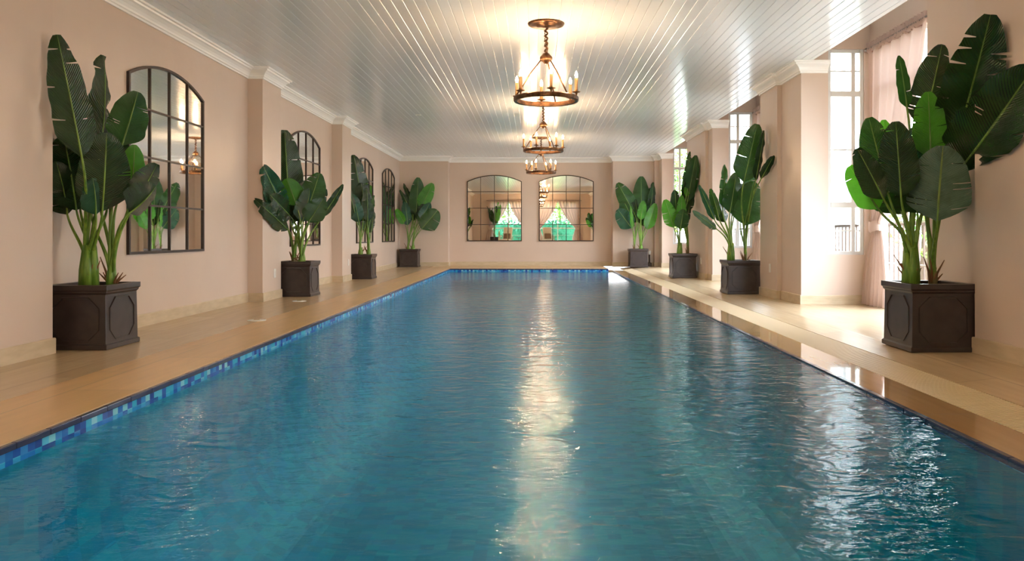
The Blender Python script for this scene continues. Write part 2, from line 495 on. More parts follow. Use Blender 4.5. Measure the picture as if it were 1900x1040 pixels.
# crown and skirting
crown = [(0, 2.985), (0.018, 2.985), (0.018, 3.005), (0.03, 3.012), (0.034, 3.03), (0.05, 3.055), (0.075, 3.078),
         (0.095, 3.088), (0.1, 3.105), (0.125, 3.108), (0.125, 3.13), (0, 3.13)]
skirt = [(0, 0.0), (0.016, 0.0), (0.016, 0.112), (0.012, 0.12), (0, 0.12)]
far_path = [(WL, FYs), (-2.49, FYs), (-2.49, FYc), (2.19, FYc), (2.19, FYs), (XA, FYs)]
struct(MB().sweep(left_path + far_path[1:], crown, side=-1).build('trim_crown_left', M['white']))
struct(MB().sweep(left_path, skirt, side=-1).build('baseboard_left', M['skirt']))
struct(MB().sweep(far_path, skirt, side=-1).build('baseboard_far', M['skirt']))
rp_paths = [
    [(XA, BACK), (XA, 5.92), (XB, 5.92), (XB, 6.80), (XW, 6.80)],
    [(XW, 10.03), (XB, 10.03), (XB, 10.83), (XA + .02, 10.83), (XA + .02, 11.65), (XW, 11.65)],
    [(XW, 15.20), (XB + .03, 15.20), (XB + .03, 15.55), (XA + .05, 15.55), (XA + .05, 17.45), (XW, 17.45)],
    [(XW, 21.35), (XB + .04, 21.35), (XB + .04, 21.85), (XA, 21.85), (XA, FYs)],
]
for q in rp_paths:
    struct(MB().sweep(q, crown, side=1).build('trim_crown_right', M['white']))
    struct(MB().sweep(q, skirt, side=1).build('baseboard_right', M['skirt']))

# bays: walls with windows
def wall_x(x0, x1, y, holes, z1, th, name):
    """wall facing the camera between x0 and x1 at depth y (thickness th towards +y) with rectangular holes (xa, xb, za, zb)"""
    b = MB()
    xs = sorted({x0, x1} | {h[0] for h in holes} | {h[1] for h in holes})
    for a, c in zip(xs[:-1], xs[1:]):
        hs = [h for h in holes if h[0] <= a + 1e-6 and h[1] >= c - 1e-6]
        if not hs: b.box(a, c, y, y + th, -0.02, z1)
        else:
            h = hs[0]
            b.box(a, c, y, y + th, -0.02, h[2]); b.box(a, c, y, y + th, h[3], z1)
    return struct(b.build(name, M['wall']))
def wall_y(y0, y1, x, holes, z1, th, name):
    b = MB()
    ys = sorted({y0, y1} | {h[0] for h in holes} | {h[1] for h in holes})
    for a, c in zip(ys[:-1], ys[1:]):
        hs = [h for h in holes if h[0] <= a + 1e-6 and h[1] >= c - 1e-6]
        if not hs: b.box(x, x + th, a, c, -0.02, z1)
        else:
            h = hs[0]
            b.box(x, x + th, a, c, -0.02, h[2]); b.box(x, x + th, a, c, h[3], z1)
    return struct(b.build(name, M['wall']))

wn_count = [0]
def window(axis, a0, a1, z0, z1, at, cols, transoms, bars, frame=0.045, depth=0.05, opened=None):
    """axis 'x': window in a wall facing +-y, spanning a0..a1 in x at y=at; axis 'y': spanning y at x=at"""
    wn_count[0] += 1
    nm = 'window_%d' % wn_count[0]
    def bx(b, a, c, z_a, z_b, d0, d1):
        if axis == 'x': b.box(a, c, at + d0, at + d1, z_a, z_b)
        else: b.box(at + d0, at + d1, a, c, z_a, z_b)
    f = MB()
    bx(f, a0, a0 + frame, z0, z1, 0, depth); bx(f, a1 - frame, a1, z0, z1, 0, depth)
    bx(f, a0 + frame, a1 - frame, z0, z0 + frame, 0, depth); bx(f, a0 + frame, a1 - frame, z1 - frame, z1, 0, depth)
    for (t0, t1) in transoms: bx(f, a0 + frame, a1 - frame, t0, t1, 0, depth)
    for c in cols: bx(f, c - 0.025, c + 0.025, z0 + frame, z1 - frame, 0.004, depth - .004)
    fr = struct(f.build(nm, M['frame_white'], bevel=0.004))
    g = MB()
    for bz in bars: bx(g, a0 + frame, a1 - frame, bz - 0.008, bz + 0.008, 0.016, depth - 0.016)
    if bars:
        g.build('glazing_bar', M['frame_white'], fr)
    p = MB()
    bx(p, a0 + frame, a1 - frame, z0 + frame, z1 - frame, depth / 2 - 0.002, depth / 2 + 0.002)
    p.build('pane', M['glass'], fr)
    return fr

W0, W1 = 0.64, 3.30
for i, (y0, y1) in enumerate(BAYS):
    # far side wall of the bay, facing the camera, with its window
    wall_x(XW, XO, y1, [(XW + 0.01, XO - 0.07, W0, W1)], BZ, 0.12, 'wall_bay_side')
    window('x', XW + 0.01, XO - 0.07, W0, W1, y1 + 0.03, [XO - 0.20] if i == 0 else [XW + .2],
           [(1.25, 1.32), (2.69, 2.76)], [0.95, 2.0, 3.02])
    # near side wall
    wall_x(XW, XO, y0 - 0.12, [(XW + 0.01, XO - 0.07, W0, W1)], BZ, 0.12, 'wall_bay_side')
    window('x', XW + 0.01, XO - 0.07, W0, W1, y0 - 0.09, [], [(1.25, 1.32), (2.69, 2.76)], [0.95, 2.0, 3.02])
    # outer wall with tall glazed doors
    a, c = y0 + 0.25, y1 - 0.25
    wall_y(y0 - 0.12, y1 + 0.12, XO, [(a, c, 0.10, 3.24)], BZ, 0.12, 'wall_bay_outer')
    n = 4
    window('y', a, c, 0.10, 3.24, XO + 0.03, [a + (c - a) * k / n for k in range(1, n)], [(2.69, 2.76)],
           [0.55, 1.05, 1.55, 2.1])
    struct(MB().sweep([(XW, y0), (XO, y0), (XO, y1), (XW, y1)], skirt, side=1).build('baseboard_bay', M['skirt']))
    # sealing strip between the pier tops and the bay
# right wall above the piers, behind the camera
# back wall behind the camera with two garden windows
bw1 = (-2.75, -0.55); bw2 = (0.15, 2.55)
wall_x(-4.15, 3.77, BACK - 0.15, [(bw1[0], bw1[1], 0.15, 2.65), (bw2[0], bw2[1], 0.15, 2.65)], BZ, 0.15, 'wall_back')
for a, c in (bw1, bw2):
    window('x', a, c, 0.15, 2.65, BACK - 0.10, [(a + c) / 2], [(1.0, 1.06)], [0.6, 1.6, 2.1])
struct(MB().sweep([(WL, BACK), (XA, BACK)], skirt, side=1).build('baseboard_back', M['skirt']))

# floor and pool
PY0, PY1 = 0.75, 20.6
PXL, PXR = -2.29, 2.09
WZ = -0.078
struct(MB().box(-4.15, -2.89, BACK, 22.8, -0.25, 0).build('floor_left', M['floor']))
struct(MB().box(-2.89, PXL, BACK, 22.8, -0.25, 0).build('floor_coping_left', M['coping']))
struct(MB().box(PXL, 1.93, PY1, 22.8, -0.25, 0).build('floor_far', M['coping']))
struct(MB().box(PXL, 1.93, BACK, PY0, -0.25, 0).build('floor_near', M['coping']))
# right side: wet ledge, drain channel, floor falling gently to the drain
b = MB()
b.box(PXR, 2.38, BACK, 22.8, -0.3, -0.070)
b.box(1.93, PXR, PY1, 22.8, -0.3, -0.070)
b.box(1.93, PXR, BACK, PY0, -0.3, -0.070)
struct(b.build('floor_ledge', M['ledge']))
b = MB()
b.extrude_y([(2.66, -0.3), (4.5, -0.3), (4.5, 0.0), (2.95, 0.0), (2.66, -0.034)], BACK, 22.8)
struct(b.build('floor_right', M['floor']))
struct(MB().box(2.38, 2.66, BACK, 22.8, -0.3, -0.12).build('floor_drain_channel', M['soil']))
b = MB()
y = BACK + .1
while y < 22.4:
    b.add([(2.385, y, -0.098), (2.655, y, -0.062), (2.655, y + .014, -0.062), (2.385, y + .014, -0.098),
           (2.385, y, -0.070), (2.655, y, -0.036), (2.655, y + .014, -0.036), (2.385, y + .014, -0.070)],
          [(0, 3, 2, 1), (4, 5, 6, 7), (0, 1, 5, 4), (2, 3, 7, 6), (1, 2, 6, 5), (0, 4, 7, 3)])
    y += 0.026
for xx in (2.39, 2.52, 2.645):
    z = -0.07 + (xx - 2.38) / 0.28 * 0.036
    b.add([(xx - .006, BACK + .1, -.12), (xx + .006, BACK + .1, -.12), (xx + .006, 22.4, -.12), (xx - .006, 22.4, -.12),
           (xx - .006, BACK + .1, z - .006), (xx + .006, BACK + .1, z - .006), (xx + .006, 22.4, z - .006), (xx - .006, 22.4, z - .006)],
          [(0, 3, 2, 1), (4, 5, 6, 7), (0, 1, 5, 4), (2, 3, 7, 6), (1, 2, 6, 5), (0, 4, 7, 3)])
tag(b.build('drain_grate', M['grate']), 'long beige slatted overflow grate along the right edge of the pool', 'grate')

# navy edge tiles
b = MB()
def nose(b, x0, x1, y0, y1, z0, z1):
    along_y = (y1 - y0) > (x1 - x0)
    a0, a1 = (y0, y1) if along_y else (x0, x1)
    n = max(1, round((a1 - a0) / 0.24)); st = (a1 - a0) / n
    for i in range(n):
        p, q = a0 + i * st + 0.0015, a0 + (i + 1) * st - 0.0015
        if along_y: b.box(x0, x1, p, q, z0, z1)
        else: b.box(p, q, y0, y1, z0, z1)
nose(b, PXL, PXL + .03, PY0, PY1, -0.034, -0.004)
nose(b, PXL + .03, 1.93, PY1 - .03, PY1, -0.034, -0.004)
struct(b.build('trim_pool_edge', M['nosing'], bevel=0.004))
b = MB()
nose(b, PXR - .035, PXR, PY0, PY1, -0.105, -0.0685)
struct(b.build('trim_pool_edge_right', M['nosing'], bevel=0.004))
# waterline mosaic, then the basin
def shell(z0, z1, x0, x1, y0, y1, flip=False):
    b = MB(); b.keep = True
    vs = [(x0, y0, z0), (x1, y0, z0), (x1, y1, z0), (x0, y1, z0), (x0, y0, z1), (x1, y0, z1), (x1, y1, z1), (x0, y1, z1)]
    b.add(vs, [(0, 4, 5, 1), (1, 5, 6, 2), (2, 6, 7, 3), (3, 7, 4, 0)])
    return b
b = MB()
b.box(PXL, PXL + .012, PY0, PY1, -0.10, -0.034)
b.box(PXL + .012, 1.93, PY1 - .012, PY1, -0.10, -0.034)
b.box(PXL + .012, 1.93, PY0, PY0 + .012, -0.10, -0.034)
b.box(PXR - .012, PXR, PY0, PY1, -0.12, -0.105)
struct(b.build('pool_waterline_tiles', M['band']))
b = MB()
T = 0.15
def section(y):
    q = max(0, min(1, (y - PY0) / 1.8, (PY1 - y) / 5.0))
    d = .30 + 1.10 * (q * q * (3 - 2 * q))
    rc = min(.9, d - .15)
    pts = [(PXL + .006, -.095)]
    for k in range(13):
        a = PI / 2 * k / 12
        pts.append((PXL + .006 + rc - rc * math.cos(a), -d + rc - rc * math.sin(a)))
    return pts + [(PXL + PXR - x_, z_) for x_, z_ in reversed(pts)]
ysec = [PY0 + 1.8 * k / 10 for k in range(11)] + [PY0 + 5, PY0 + 10] + [PY1 - 5 + 5 * k / 14 for k in range(15)]
vs = []; n_ = len(section(PY0))
for y_ in ysec: vs += [(x_, y_, z_) for x_, z_ in section(y_)]
b.add(vs, [(q * n_ + k, q * n_ + k + 1, (q + 1) * n_ + k + 1, (q + 1) * n_ + k) for q in range(len(ysec) - 1) for k in range(n_ - 1)])
b.box(PXL - T, PXR + T, PY0 - T, PY1 + T, -1.6, -1.45)
b.box(PXL - T, PXR + T, PY0 - T, PY0 + .006, -1.45, -0.26); b.box(PXL - T, PXR + T, PY1 - .006, PY1 + T, -1.45, -0.26)
b.box(PXL, PXR, PY0, PY0 + .006, -.26, -.095); b.box(PXL, PXR, PY1 - .006, PY1, -.26, -.095)
b.keep = True
struct(b.build('pool_basin', M['basin'], smooth=False))
b = MB()
b.add([(PXL + .012, PY0, WZ), (PXR - .012, PY0, WZ), (PXR - .012, PY1 - .012, WZ), (PXL + .012, PY1 - .012, WZ)], [(0, 1, 2, 3)])
wo = b.build('pool_water', M['water'])
wo['kind'] = 'stuff'; tag(wo, 'rippled blue water filling the long indoor pool', 'water')

# ------------------------------------------------------------------ outside
g = struct(MB().box(4.46, 60, -40, 60, -0.5, -0.3).box(-30, 4.46, -40, BACK - .17, -0.5, -0.3).box(-30, 4.46, 23, 60, -0.5, -0.3).build('ground_outside', M['paving']))
tag(MB().box(-30, 40, -40, -3.4, -0.3, -0.22).build('lawn', M['lawn']), 'green lawn outside the windows behind the camera', 'lawn')
bpy.data.objects['lawn']['kind'] = 'stuff'
# roof slab so that sky light only enters through the windows
struct(MB().box(-4.3, 4.45, BACK - .2, 23, BZ + .12, BZ + .3).build('roof', M['white']))

def foliage_tree(loc, h, rad, n, label, seed, mt='foliage', name='tree'):
    rnd = random.Random(seed)
    t = empty(name, loc, label, 'tree', 'garden trees outside')
    x, y, z = loc
    MB().tube([(x, y, z), (x + .05, y, z + h * .35), (x - .05, y + .05, z + h * .7)], [.11, .08, .04], 8).build('trunk', M['trunkbark'], t, smooth=True)
    b = MB()
    for i in range(n):
        # clusters inside an uneven ellipsoid
        u = rnd.random() ** 0.4 * rad
        th = rnd.random() * 2 * PI; ph = math.acos(rnd.uniform(-1, 1))
        c = Vector((x + u * math.sin(ph) * math.cos(th), y + u * math.sin(ph) * math.sin(th), z + h * .62 + u * math.cos(ph) * h * .38 / rad))
        s = rnd.uniform(.05, .11)
        d = Vector((rnd.gauss(0, 1), rnd.gauss(0, 1), rnd.gauss(0, 1))).normalized()
        e = d.orthogonal().normalized() * s * .45
        q = d * s
        b.add([c - q, c + e, c + q, c - e], [(0, 1, 2, 3)])
    b.keep = True
    b.build('crown', M[mt], t)
    return t
foliage_tree((4.4, 25.0, -.3), 4.8, 1.15, 3500, 'leafy garden tree seen through the farthest right window', 1)
foliage_tree((6.6, 13.2, -.3), 3.4, 1.1, 1400, 'slim garden tree outside the nearest bay window', 2)
foliage_tree((9.5, 9.0, -.22), 4.2, 1.8, 2500, 'round garden tree on the lawn right of the nearest bay', 3)
foliage_tree((1.6, -7.4, -.22), 5.2, 2.1, 7000, 'garden tree reflected in the right far mirror', 4)
foliage_tree((-2.7, -7.6, -.22), 5.0, 2.0, 7000, 'garden tree reflected in the left far mirror', 5)
def building(x0, x1, y0, y1, h, label):
    t = empty('white_building', ((x0 + x1) / 2, y0, -.3), label, 'building')
    MB().box(x0, x1, y0, y1, -.3, h).build('wall', M['facade'], t)
    b = MB()
    b.box(x0 - .08, x1 + .08, y0 - .1, y1, h, h + .18)
    b.box(x0 - .04, x1 + .04, y0 - .05, y1, h - .12, h)
    b.build('cornice', M['frame_white'], t)
    for xx in (x0 + .05, (x0 + x1) / 2 - .09, x1 - .23):
        MB().box(xx, xx + .18, y0 - .07, y0, -.3, h - .12).build('pilaster', M['frame_white'], t)
    for zz in (.7, 2.9):
        w_ = MB().box(x0 + .30, (x0 + x1) / 2 - .16, y0 - .03, y0, zz, zz + 1.5).build('window', M['frame_white'], t)
        MB().box(x0 + .34, (x0 + x1) / 2 - .20, y0 - .04, y0 - .031, zz + .05, zz + 1.45).build('pane', M['rod'], w_)
building(5.15, 6.0, 14.5, 17.0, 4.8, 'white building wall with pilasters seen through the nearest bay window')
building(5.75, 7.2, 22.5, 26.0, 4.8, 'white building wall with pilasters seen through the middle bay window')
def hedge(x0, x1, y0, y1, h, label, seed):
    rnd = random.Random(seed); b = MB(); b.keep = True
    for i in range(5000):
        c = Vector((rnd.uniform(x0, x1), rnd.uniform(y0, y1), -.22 + h * rnd.random() ** .8))
        s = rnd.uniform(.04, .09); d = Vector((rnd.gauss(0, 1), rnd.gauss(0, 1), rnd.gauss(0, 1))).normalized()
        e = d.orthogonal().normalized() * s * .6; q = d * s
        b.add([c - q, c + e, c + q, c - e], [(0, 1, 2, 3)])
    b.box(x0 + .15, x1 - .15, y0 + .15, y1 - .15, -.22, h - .45)
    tag(b.build('hedge', M['hedge']), label, 'hedge')
hedge(-4, 4, -4.9, -4.2, 1.75, 'clipped green hedge in the garden behind the pool room', 7)

# terrace railing outside the bays
rl = empty('terrace_railing', (5.0, 9, -.3), 'dark metal railing on the terrace outside the bay windows', 'railing')
b = MB(); b.box(4.98, 5.02, 2, 23, 1.02, 1.06); b.build('handrail', M['rail'], rl)
b = MB(); b.box(4.985, 5.015, 2, 23, .05, .08)
y = 2.0
while y < 23: b.box(4.99, 5.01, y, y + .02, -.3, 1.02); y += .14
b.build('baluster_row', M['rail'], rl)

# ------------------------------------------------------------------ mirrors
def arch_pts(w, z_side, z_top, n=20):
    """upper outline from right to left"""
    hgt = z_top - z_side
    rad = (w * w / 4 + hgt * hgt) / (2 * hgt)
    cz = z_top - rad
    a = math.asin(w / 2 / rad)
    return [(rad * math.sin(a - 2 * a * i / n), cz + rad * math.cos(a - 2 * a * i / n)) for i in range(n + 1)]
def arch_z(x, w, z_side, z_top):
    hgt = z_top - z_side
    rad = (w * w / 4 + hgt * hgt) / (2 * hgt)
    return z_top - rad + math.sqrt(max(rad * rad - x * x, 0))
def make_mirror(wd, z0, zs, zt, label, group):
    """built facing -y around its own centre line; x across, y depth"""
    t = empty('wall_mirror', (0, 0, z0), label, 'mirror', group)
    H = -z0
    outer = [(wd / 2, z0), *arch_pts(wd, zs, zt), (-wd / 2, z0)]
    fw = 0.026
    wi = wd - 2 * fw
    inner = [(wi / 2, z0 + fw), *arch_pts(wi, zs - fw * .6, zt - fw), (-wi / 2, z0 + fw)]
    n = len(outer)
    b = MB()
    vs = []
    for pr, yy in ((outer, -.028), (inner, -.028), (outer, 0), (inner, 0)):
        vs += [(x, yy, z) for x, z in pr]
    fs = []
    for i in range(n):
        j = (i + 1) % n
        fs += [(i, j, n + j, n + i), (2 * n + i, 3 * n + i, 3 * n + j, 2 * n + j), (i, 2 * n + i, 2 * n + j, j), (n + i, n + j, 3 * n + j, 3 * n + i)]
    b.add(vs, fs)
    b.build('frame', M['mframe'], t)
    g = MB()
    vs = [(x, -.012, z) for x, z in inner] + [(x, -.006, z) for x, z in inner]
    g.add(vs, [tuple(range(n)), tuple(reversed(range(n, 2 * n)))])
    g.build('mirror_glass', M['mirror'], t)
    rows = [z0 + .48, z0 + .955, z0 + 1.43]
    for zz in rows:
        MB().box(-wi / 2, wi / 2, -.024, -.0125, zz - .009, zz + .009).build('glazing_bar', M['mframe'], t)
    for k in (-1, 0, 1):
        xx = k * wd / 4
        MB().box(xx - .009, xx + .009, -.026, -.0125, z0 + fw, arch_z(xx, wi, zs - fw * .6, zt - fw)).build('glazing_bar', M['mframe'], t)
    return t
mw = 1.66
G = 'arched paned mirrors on the walls'
mir = make_mirror(mw, 0.71, 2.44, 2.625, 'nearest arched paned mirror on the left wall behind the big plant', G)
mir.location = (WL, 8.15, 0.71); mir.rotation_euler = (0, 0, R(90))
for (loc, rz, rx, lab) in (
    ((WL, 13.0, .71), R(90), 0, 'second arched paned mirror along the left wall, half hidden by a plant'),
    ((WL, 17.5, .71), R(90), 0, 'third arched paned mirror along the left wall, behind a narrow plant'),
    ((WL, 20.3, .71), R(90), 0, 'farthest mirror on the left wall, beside the corner plant'),
    ((-1.195, FYc, .71), 0, R(0.3), 'left of the two arched mirrors on the far wall'),
    ((.885, FYc, .71), 0, R(0.3), 'right of the two arched mirrors on the far wall')):
    c = copy_tree(mir); c.location = loc; c.rotation_euler = (rx, 0, rz); c['label'] = lab
# the far ones hang a little forward at the top
for o in bpy.data.objects:
    if o.name.startswith('wall_mirror') and o.parent is None and abs(o.rotation_euler.z) < .1:
        o.location.y -= 0.012
        o.scale = (1.585 / mw, 1, 1)

# ------------------------------------------------------------------ chandeliers
def make_chandelier(label, rot0=8, rods=(41, 161, 281)):
    t = empty('chandelier', (0, 0, 0), label, 'chandelier', 'bronze candle chandeliers over the pool')
    # local z: 0 at ceiling
    zr = 2.33 - CZ; Rr = 0.325
    MB().lathe((0, 0, 0), [(0.03, -.045), (.06, -.032), (.10, -.030), (.105, -.016), (.17, -.022), (.185, -.018), (.195, -.004), (.195, 0)], 32).build('canopy', M['bronze'], t, smooth=True)
    # chain wrapped with cord
    b = MB()
    z = -.05; k = 0
    while z > -.31:
        # oval link
        pts = []
        for q in range(13):
            a = 2 * PI * q / 12
            u, v = .014 * math.cos(a), .022 * math.sin(a)
            pts.append((u, 0, z - .02 + v) if k % 2 else (0, u, z - .02 + v))
        b.tube(pts, .0045, 6, cap=False)
        z -= .031; k += 1
    pts = [(.016 * math.cos(i * .8), .016 * math.sin(i * .8), -.05 - i * .0068) for i in range(40)]
    b.tube(pts, .0095, 6)
    b.build('chain', M['bronze'], t, smooth=True)
    hub = MB().lathe((0, 0, -.31), [(.012, 0), (.035, -.008), (.052, -.03), (.066, -.045), (.066, -.068), (.056, -.085), (.04, -.092), (.02, -.112), (.008, -.118)], 24).build('hub', M['bronze'], t, smooth=True)
    prof = [(-.018, -.022), (.012, -.026), (.020, -.018), (.020, .016), (.012, .024), (-.018, .022)]
    MB().ring((0, 0, zr), Rr, prof, 64).build('ring', M['bronze'], t)
    for a in rods:
        s, c = math.sin(R(a)), -math.cos(R(a))
        MB().tube([(.055 * s, .055 * c, -.385), (.16 * s, .16 * c, -.52), ((Rr) * s, (Rr) * c, zr + .02)], [.006, .009, .008], 8).build('rod', M['bronze'], t, smooth=True)
    for k in range(6):
        a = rot0 + 60 * k
        s, c = math.sin(R(a)), -math.cos(R(a))
        px, py = (Rr + .012) * s, (Rr + .012) * c
        z0 = zr + .05
        cd = MB().lathe((px, py, z0), [(.006, -.05), (.009, -.03), (.012, -.01), (.02, -.004), (.044, .003), (.046, .008), (.016, .006),
                                      (.019, .014), (.021, .026), (.0165, .03), (.0165, .15), (.012, .152)], 16).build('candle', M['candle'], t, smooth=True)
        MB().lathe((px, py, z0 + .152), [(.009, 0), (.0125, .012), (.0145, .024), (.013, .038), (.008, .054), (.002, .070)], 12).build('bulb', M['bulb'], cd, smooth=True)
    return t
ch0 = make_chandelier('nearest bronze ring chandelier with candle bulbs over the pool')
ch0.location = (.11, 8.21, CZ)
ch = make_chandelier('middle of the three ring chandeliers over the pool', -20.6, (20, 140, 260))
ch.location = (.13, 13.2, CZ)
for (x, y, lab) in ((.124, 17.85, 'farthest of the ring chandeliers, near the two far mirrors'),
                    (.11, 3.3, 'ring chandelier above the pool, just out of view, seen in mirrors'),
                    (.11, -1.5, 'ring chandelier behind the camera, seen in the right far mirror')):
    c = copy_tree(ch); c.location = (x, y, CZ); c['label'] = lab

# ------------------------------------------------------------------ planters and plants
def make_planter(x0, y0, s, h, parent):
    """square planter body with rims and chamfered panel mouldings; (x0, y0) near-left corner"""
    b = MB()
    cx, cy = x0 + s / 2, y0 + s / 2
    def sq(r, z): return [(cx - r, cy - r, z), (cx + r, cy - r, z), (cx + r, cy + r, z), (cx - r, cy + r, z)]
    r = s / 2
    levels = [(r - .004, 0), (r, .004), (r, .035), (r - .012, .045), (r - .018, h - .075), (r - .006, h - .06), (r - .006, h - .05), (r, h - .045), (r + .004, h - .04), (r + .004, h),
              (r - .045, h), (r - .045, h - .06)]
    vs = []
    for rr, z in levels: vs += sq(rr, z)
    fs = [(3, 2, 1, 0)]
    for i in range(len(levels) - 1):
        for k in range(4):
            k2 = (k + 1) % 4
            fs.append((i * 4 + k, i * 4 + k2, (i + 1) * 4 + k2, (i + 1) * 4 + k))
    n = len(levels) - 1
    fs.append((n * 4, n * 4 + 1, n * 4 + 2, n * 4 + 3))
    b.add(vs, fs)
    body = b.build('planter', M['planter'], parent, bevel=.003)
    # mouldings: octagonal outline strip on each face
    pw, ph, ch_, wd, th = r - .065, (h - .16) / 2, .085, .014, .010
    czc = .045 + (h - .12) / 2
    oc = lambda w_, h_, c_: [(-w_ + c_, -h_), (w_ - c_, -h_), (w_, -h_ + c_), (w_, h_ - c_), (w_ - c_, h_), (-w_ + c_, h_), (-w_, h_ - c_), (-w_, -h_ + c_)]
    o1, o2 = oc(pw, ph, ch_), oc(pw - wd, ph - wd, ch_ - wd * .4)
    rb = r - .018
    for k in range(4):
        a = k * PI / 2
        ca, sa = math.cos(a), math.sin(a)
        def tp(u, z, d):
            px, py = u, -(rb - .004 + d)
            return (cx + px * ca - py * sa, cy + px * sa + py * ca, czc + z)
        bb = MB()
        vs = [tp(u, z, 0) for u, z in o1] + [tp(u, z, 0) for u, z in o2] + [tp(u * .985, z * .985, th + .004) for u, z in o1] + [tp(u * 1.01, z * 1.01, th + .004) for u, z in o2]
        fs = []
        for i in range(8):
            j = (i + 1) % 8
            fs += [(i, j, 16 + j, 16 + i), (16 + i, 16 + j, 24 + j, 24 + i), (24 + i, 24 + j, 8 + j, 8 + i)]
        bb.add(vs, fs)
        bb.build('panel_moulding', M['planter'], body)
    sb = MB(); rr = r - .046
    rnd = random.Random(int(x0 * 100))
    ng = 8; vs = []
    for i in range(ng):
        for j in range(ng):
            vs.append((cx - rr + 2 * rr * i / (ng - 1), cy - rr + 2 * rr * j / (ng - 1), h - .035 + rnd.uniform(-.008, .012)))
    sb.add(vs, [(i * ng + j, (i + 1) * ng + j, (i + 1) * ng + j + 1, i * ng + j + 1) for i in range(ng - 1) for j in range(ng - 1)])
    sb.build('soil', M['soil'], parent, smooth=True)
    return body

def prof_w(t):
    a = min(1, (t / .22)) if t > 0 else 0
    a = math.sin(a * PI / 2) ** .75
    e = max(0, 1 - ((t - .2) / .82) ** 2.6) if t > .2 else 1
    return a * e ** .62

def x_limit(x, Y):
    if x < 0:
        return 3.635 if (Y < 5.90 or 10.38 < Y < 11.17 or 14.66 < Y < 15.40) else 3.835
    if Y < 5.94: return 3.325
    if Y < 6.80: return 3.405
    if 10.0 < Y < 10.85: return 3.405
    if 10.8 < Y < 11.67: return 3.345
    if 15.18 < Y < 15.57: return 3.435
    if 15.5 < Y < 17.47: return 3.375
    if Y > 21.3: return 3.32
    return 4.1
def pull(p):
    """keeps a leaf point clear of the side walls and the far wall by leaning it into the room"""
    cam0 = Vector((0, 0, .9))
    q = Vector(p)
    for _ in range(60):
        if abs(q.x) <= x_limit(q.x, q.y) and q.y < 22.0: break
        q = cam0 + (q - cam0) * .997
    return q
def make_leaf(B, T_, width, turn, bow, fold, tone, tears, seed, parent):
    rnd = random.Random(seed)
    ax = T_ - B; Ln = ax.length; a = ax.normalized()
    view = ((B + T_) / 2 - Vector((0, 0, .9))).normalized()
    s0 = a.cross(view).normalized()
    rot = Matrix.Rotation(R(turn), 3, a)
    s = rot @ s0
    n = s.cross(a).normalized()      # faces roughly to the camera at turn 0
    if n.dot(view) > 0: pass
    # rows, with tight row pairs where the blade is torn
    nu = 26
    ts = [i / nu for i in range(nu + 1)]
    cuts = []
    for side in (-1, 1):
        for k in range(tears):
            tc_ = rnd.uniform(.15, .92)
            i = min(range(1, nu), key=lambda q: abs(ts[q] - tc_))
            cuts.append((i, side, rnd.uniform(.15, .7)))
    vv = [-1, -.85, -.65, -.42, -.2, -.04, .04, .2, .42, .65, .85, 1]
    rows = []   # (t, per-row cut sign dictionary)
    cutset = {}
    for (i, sd, depth) in cuts: cutset.setdefault(i, []).append((sd, depth))
    seq = []
    for i, t in enumerate(ts):
        if i in cutset:
            seq.append((t - .002, -1, cutset[i])); seq.append((t + .002, 1, cutset[i]))
        else: seq.append((t, 0, None))
    ph1, ph2 = rnd.uniform(0, 6), rnd.uniform(0, 6)
    ripple = Ln * .018
    curl = rnd.uniform(-.25, .25)
    b = MB(); b.keep = True
    uvs = []
    for (t, sg, cs) in seq:
        w_ = max(prof_w(t) * width / 2, .003)
        bend = bow * Ln * (4 * t * (1 - t)) * .5 + bow * Ln * .6 * t ** 3
        mid = B + ax * t - n * (bow * Ln * t ** 3 * .0) + n * (bow * Ln * 4 * t * (1 - t) * .25)
        for v in vv:
            av = abs(v)
            fo = fold * (1 + .25 * math.sin(t * 5 + ph1))
            off_s = math.cos(fo) * v * w_
            off_n = math.sin(fo) * av * w_ - curl * av * av * w_ * .6
            off_n += ripple * av * av * (math.sin(t * 17 + ph1 * (1 if v > 0 else -1.7)) + .5 * math.sin(t * 37 + ph2))
            dt = 0
            if cs:
                for (sd, depth) in cs:
                    if v * sd > depth: dt = sg * .005 * (av - depth) / (1 - depth + .01) * 1.4; off_n += sg * .008 * (av - depth)
            # the veins sweep towards the tip: side points sit a little forward
            p = mid + a * (dt * Ln + av * av * w_ * .18 * (1 - t)) + s * off_s + n * off_n
            b.v.append(tuple(pull(p))); uvs.append((.5 + v / 2 * .999, t))
    m_ = len(vv)
    for r_ in range(len(seq) - 1):
        gap = seq[r_][1] == -1 and seq[r_ + 1][1] == 1
        for c_ in range(m_ - 1):
            if gap:
                vm = (vv[c_] + vv[c_ + 1]) / 2
                if any(vm * sd > depth for sd, depth in seq[r_][2]): continue
            b.f.append((r_ * m_ + c_, r_ * m_ + c_ + 1, (r_ + 1) * m_ + c_ + 1, (r_ + 1) * m_ + c_))
    ob = b.build('leaf', LEAF[tone], parent, smooth=True)
    uvl = ob.data.uv_layers.new(name='UVMap')
    for lp in ob.data.loops: uvl.data[lp.index].uv = uvs[lp.vertex_index]
    mids = [pull(B + ax * t + n * (bow * Ln * 4 * t * (1 - t) * .25)) for t in (0, .15, .3, .5, .7, .85)]
    return ob, a, mids, n

def bez(p0, p1, p2, p3, n=14):
    o = []
    for i in range(n + 1):
        t = i / n; u = 1 - t
        o.append(p0 * u ** 3 + p1 * 3 * u * u * t + p2 * 3 * u * t * t + p3 * t ** 3)
    return o

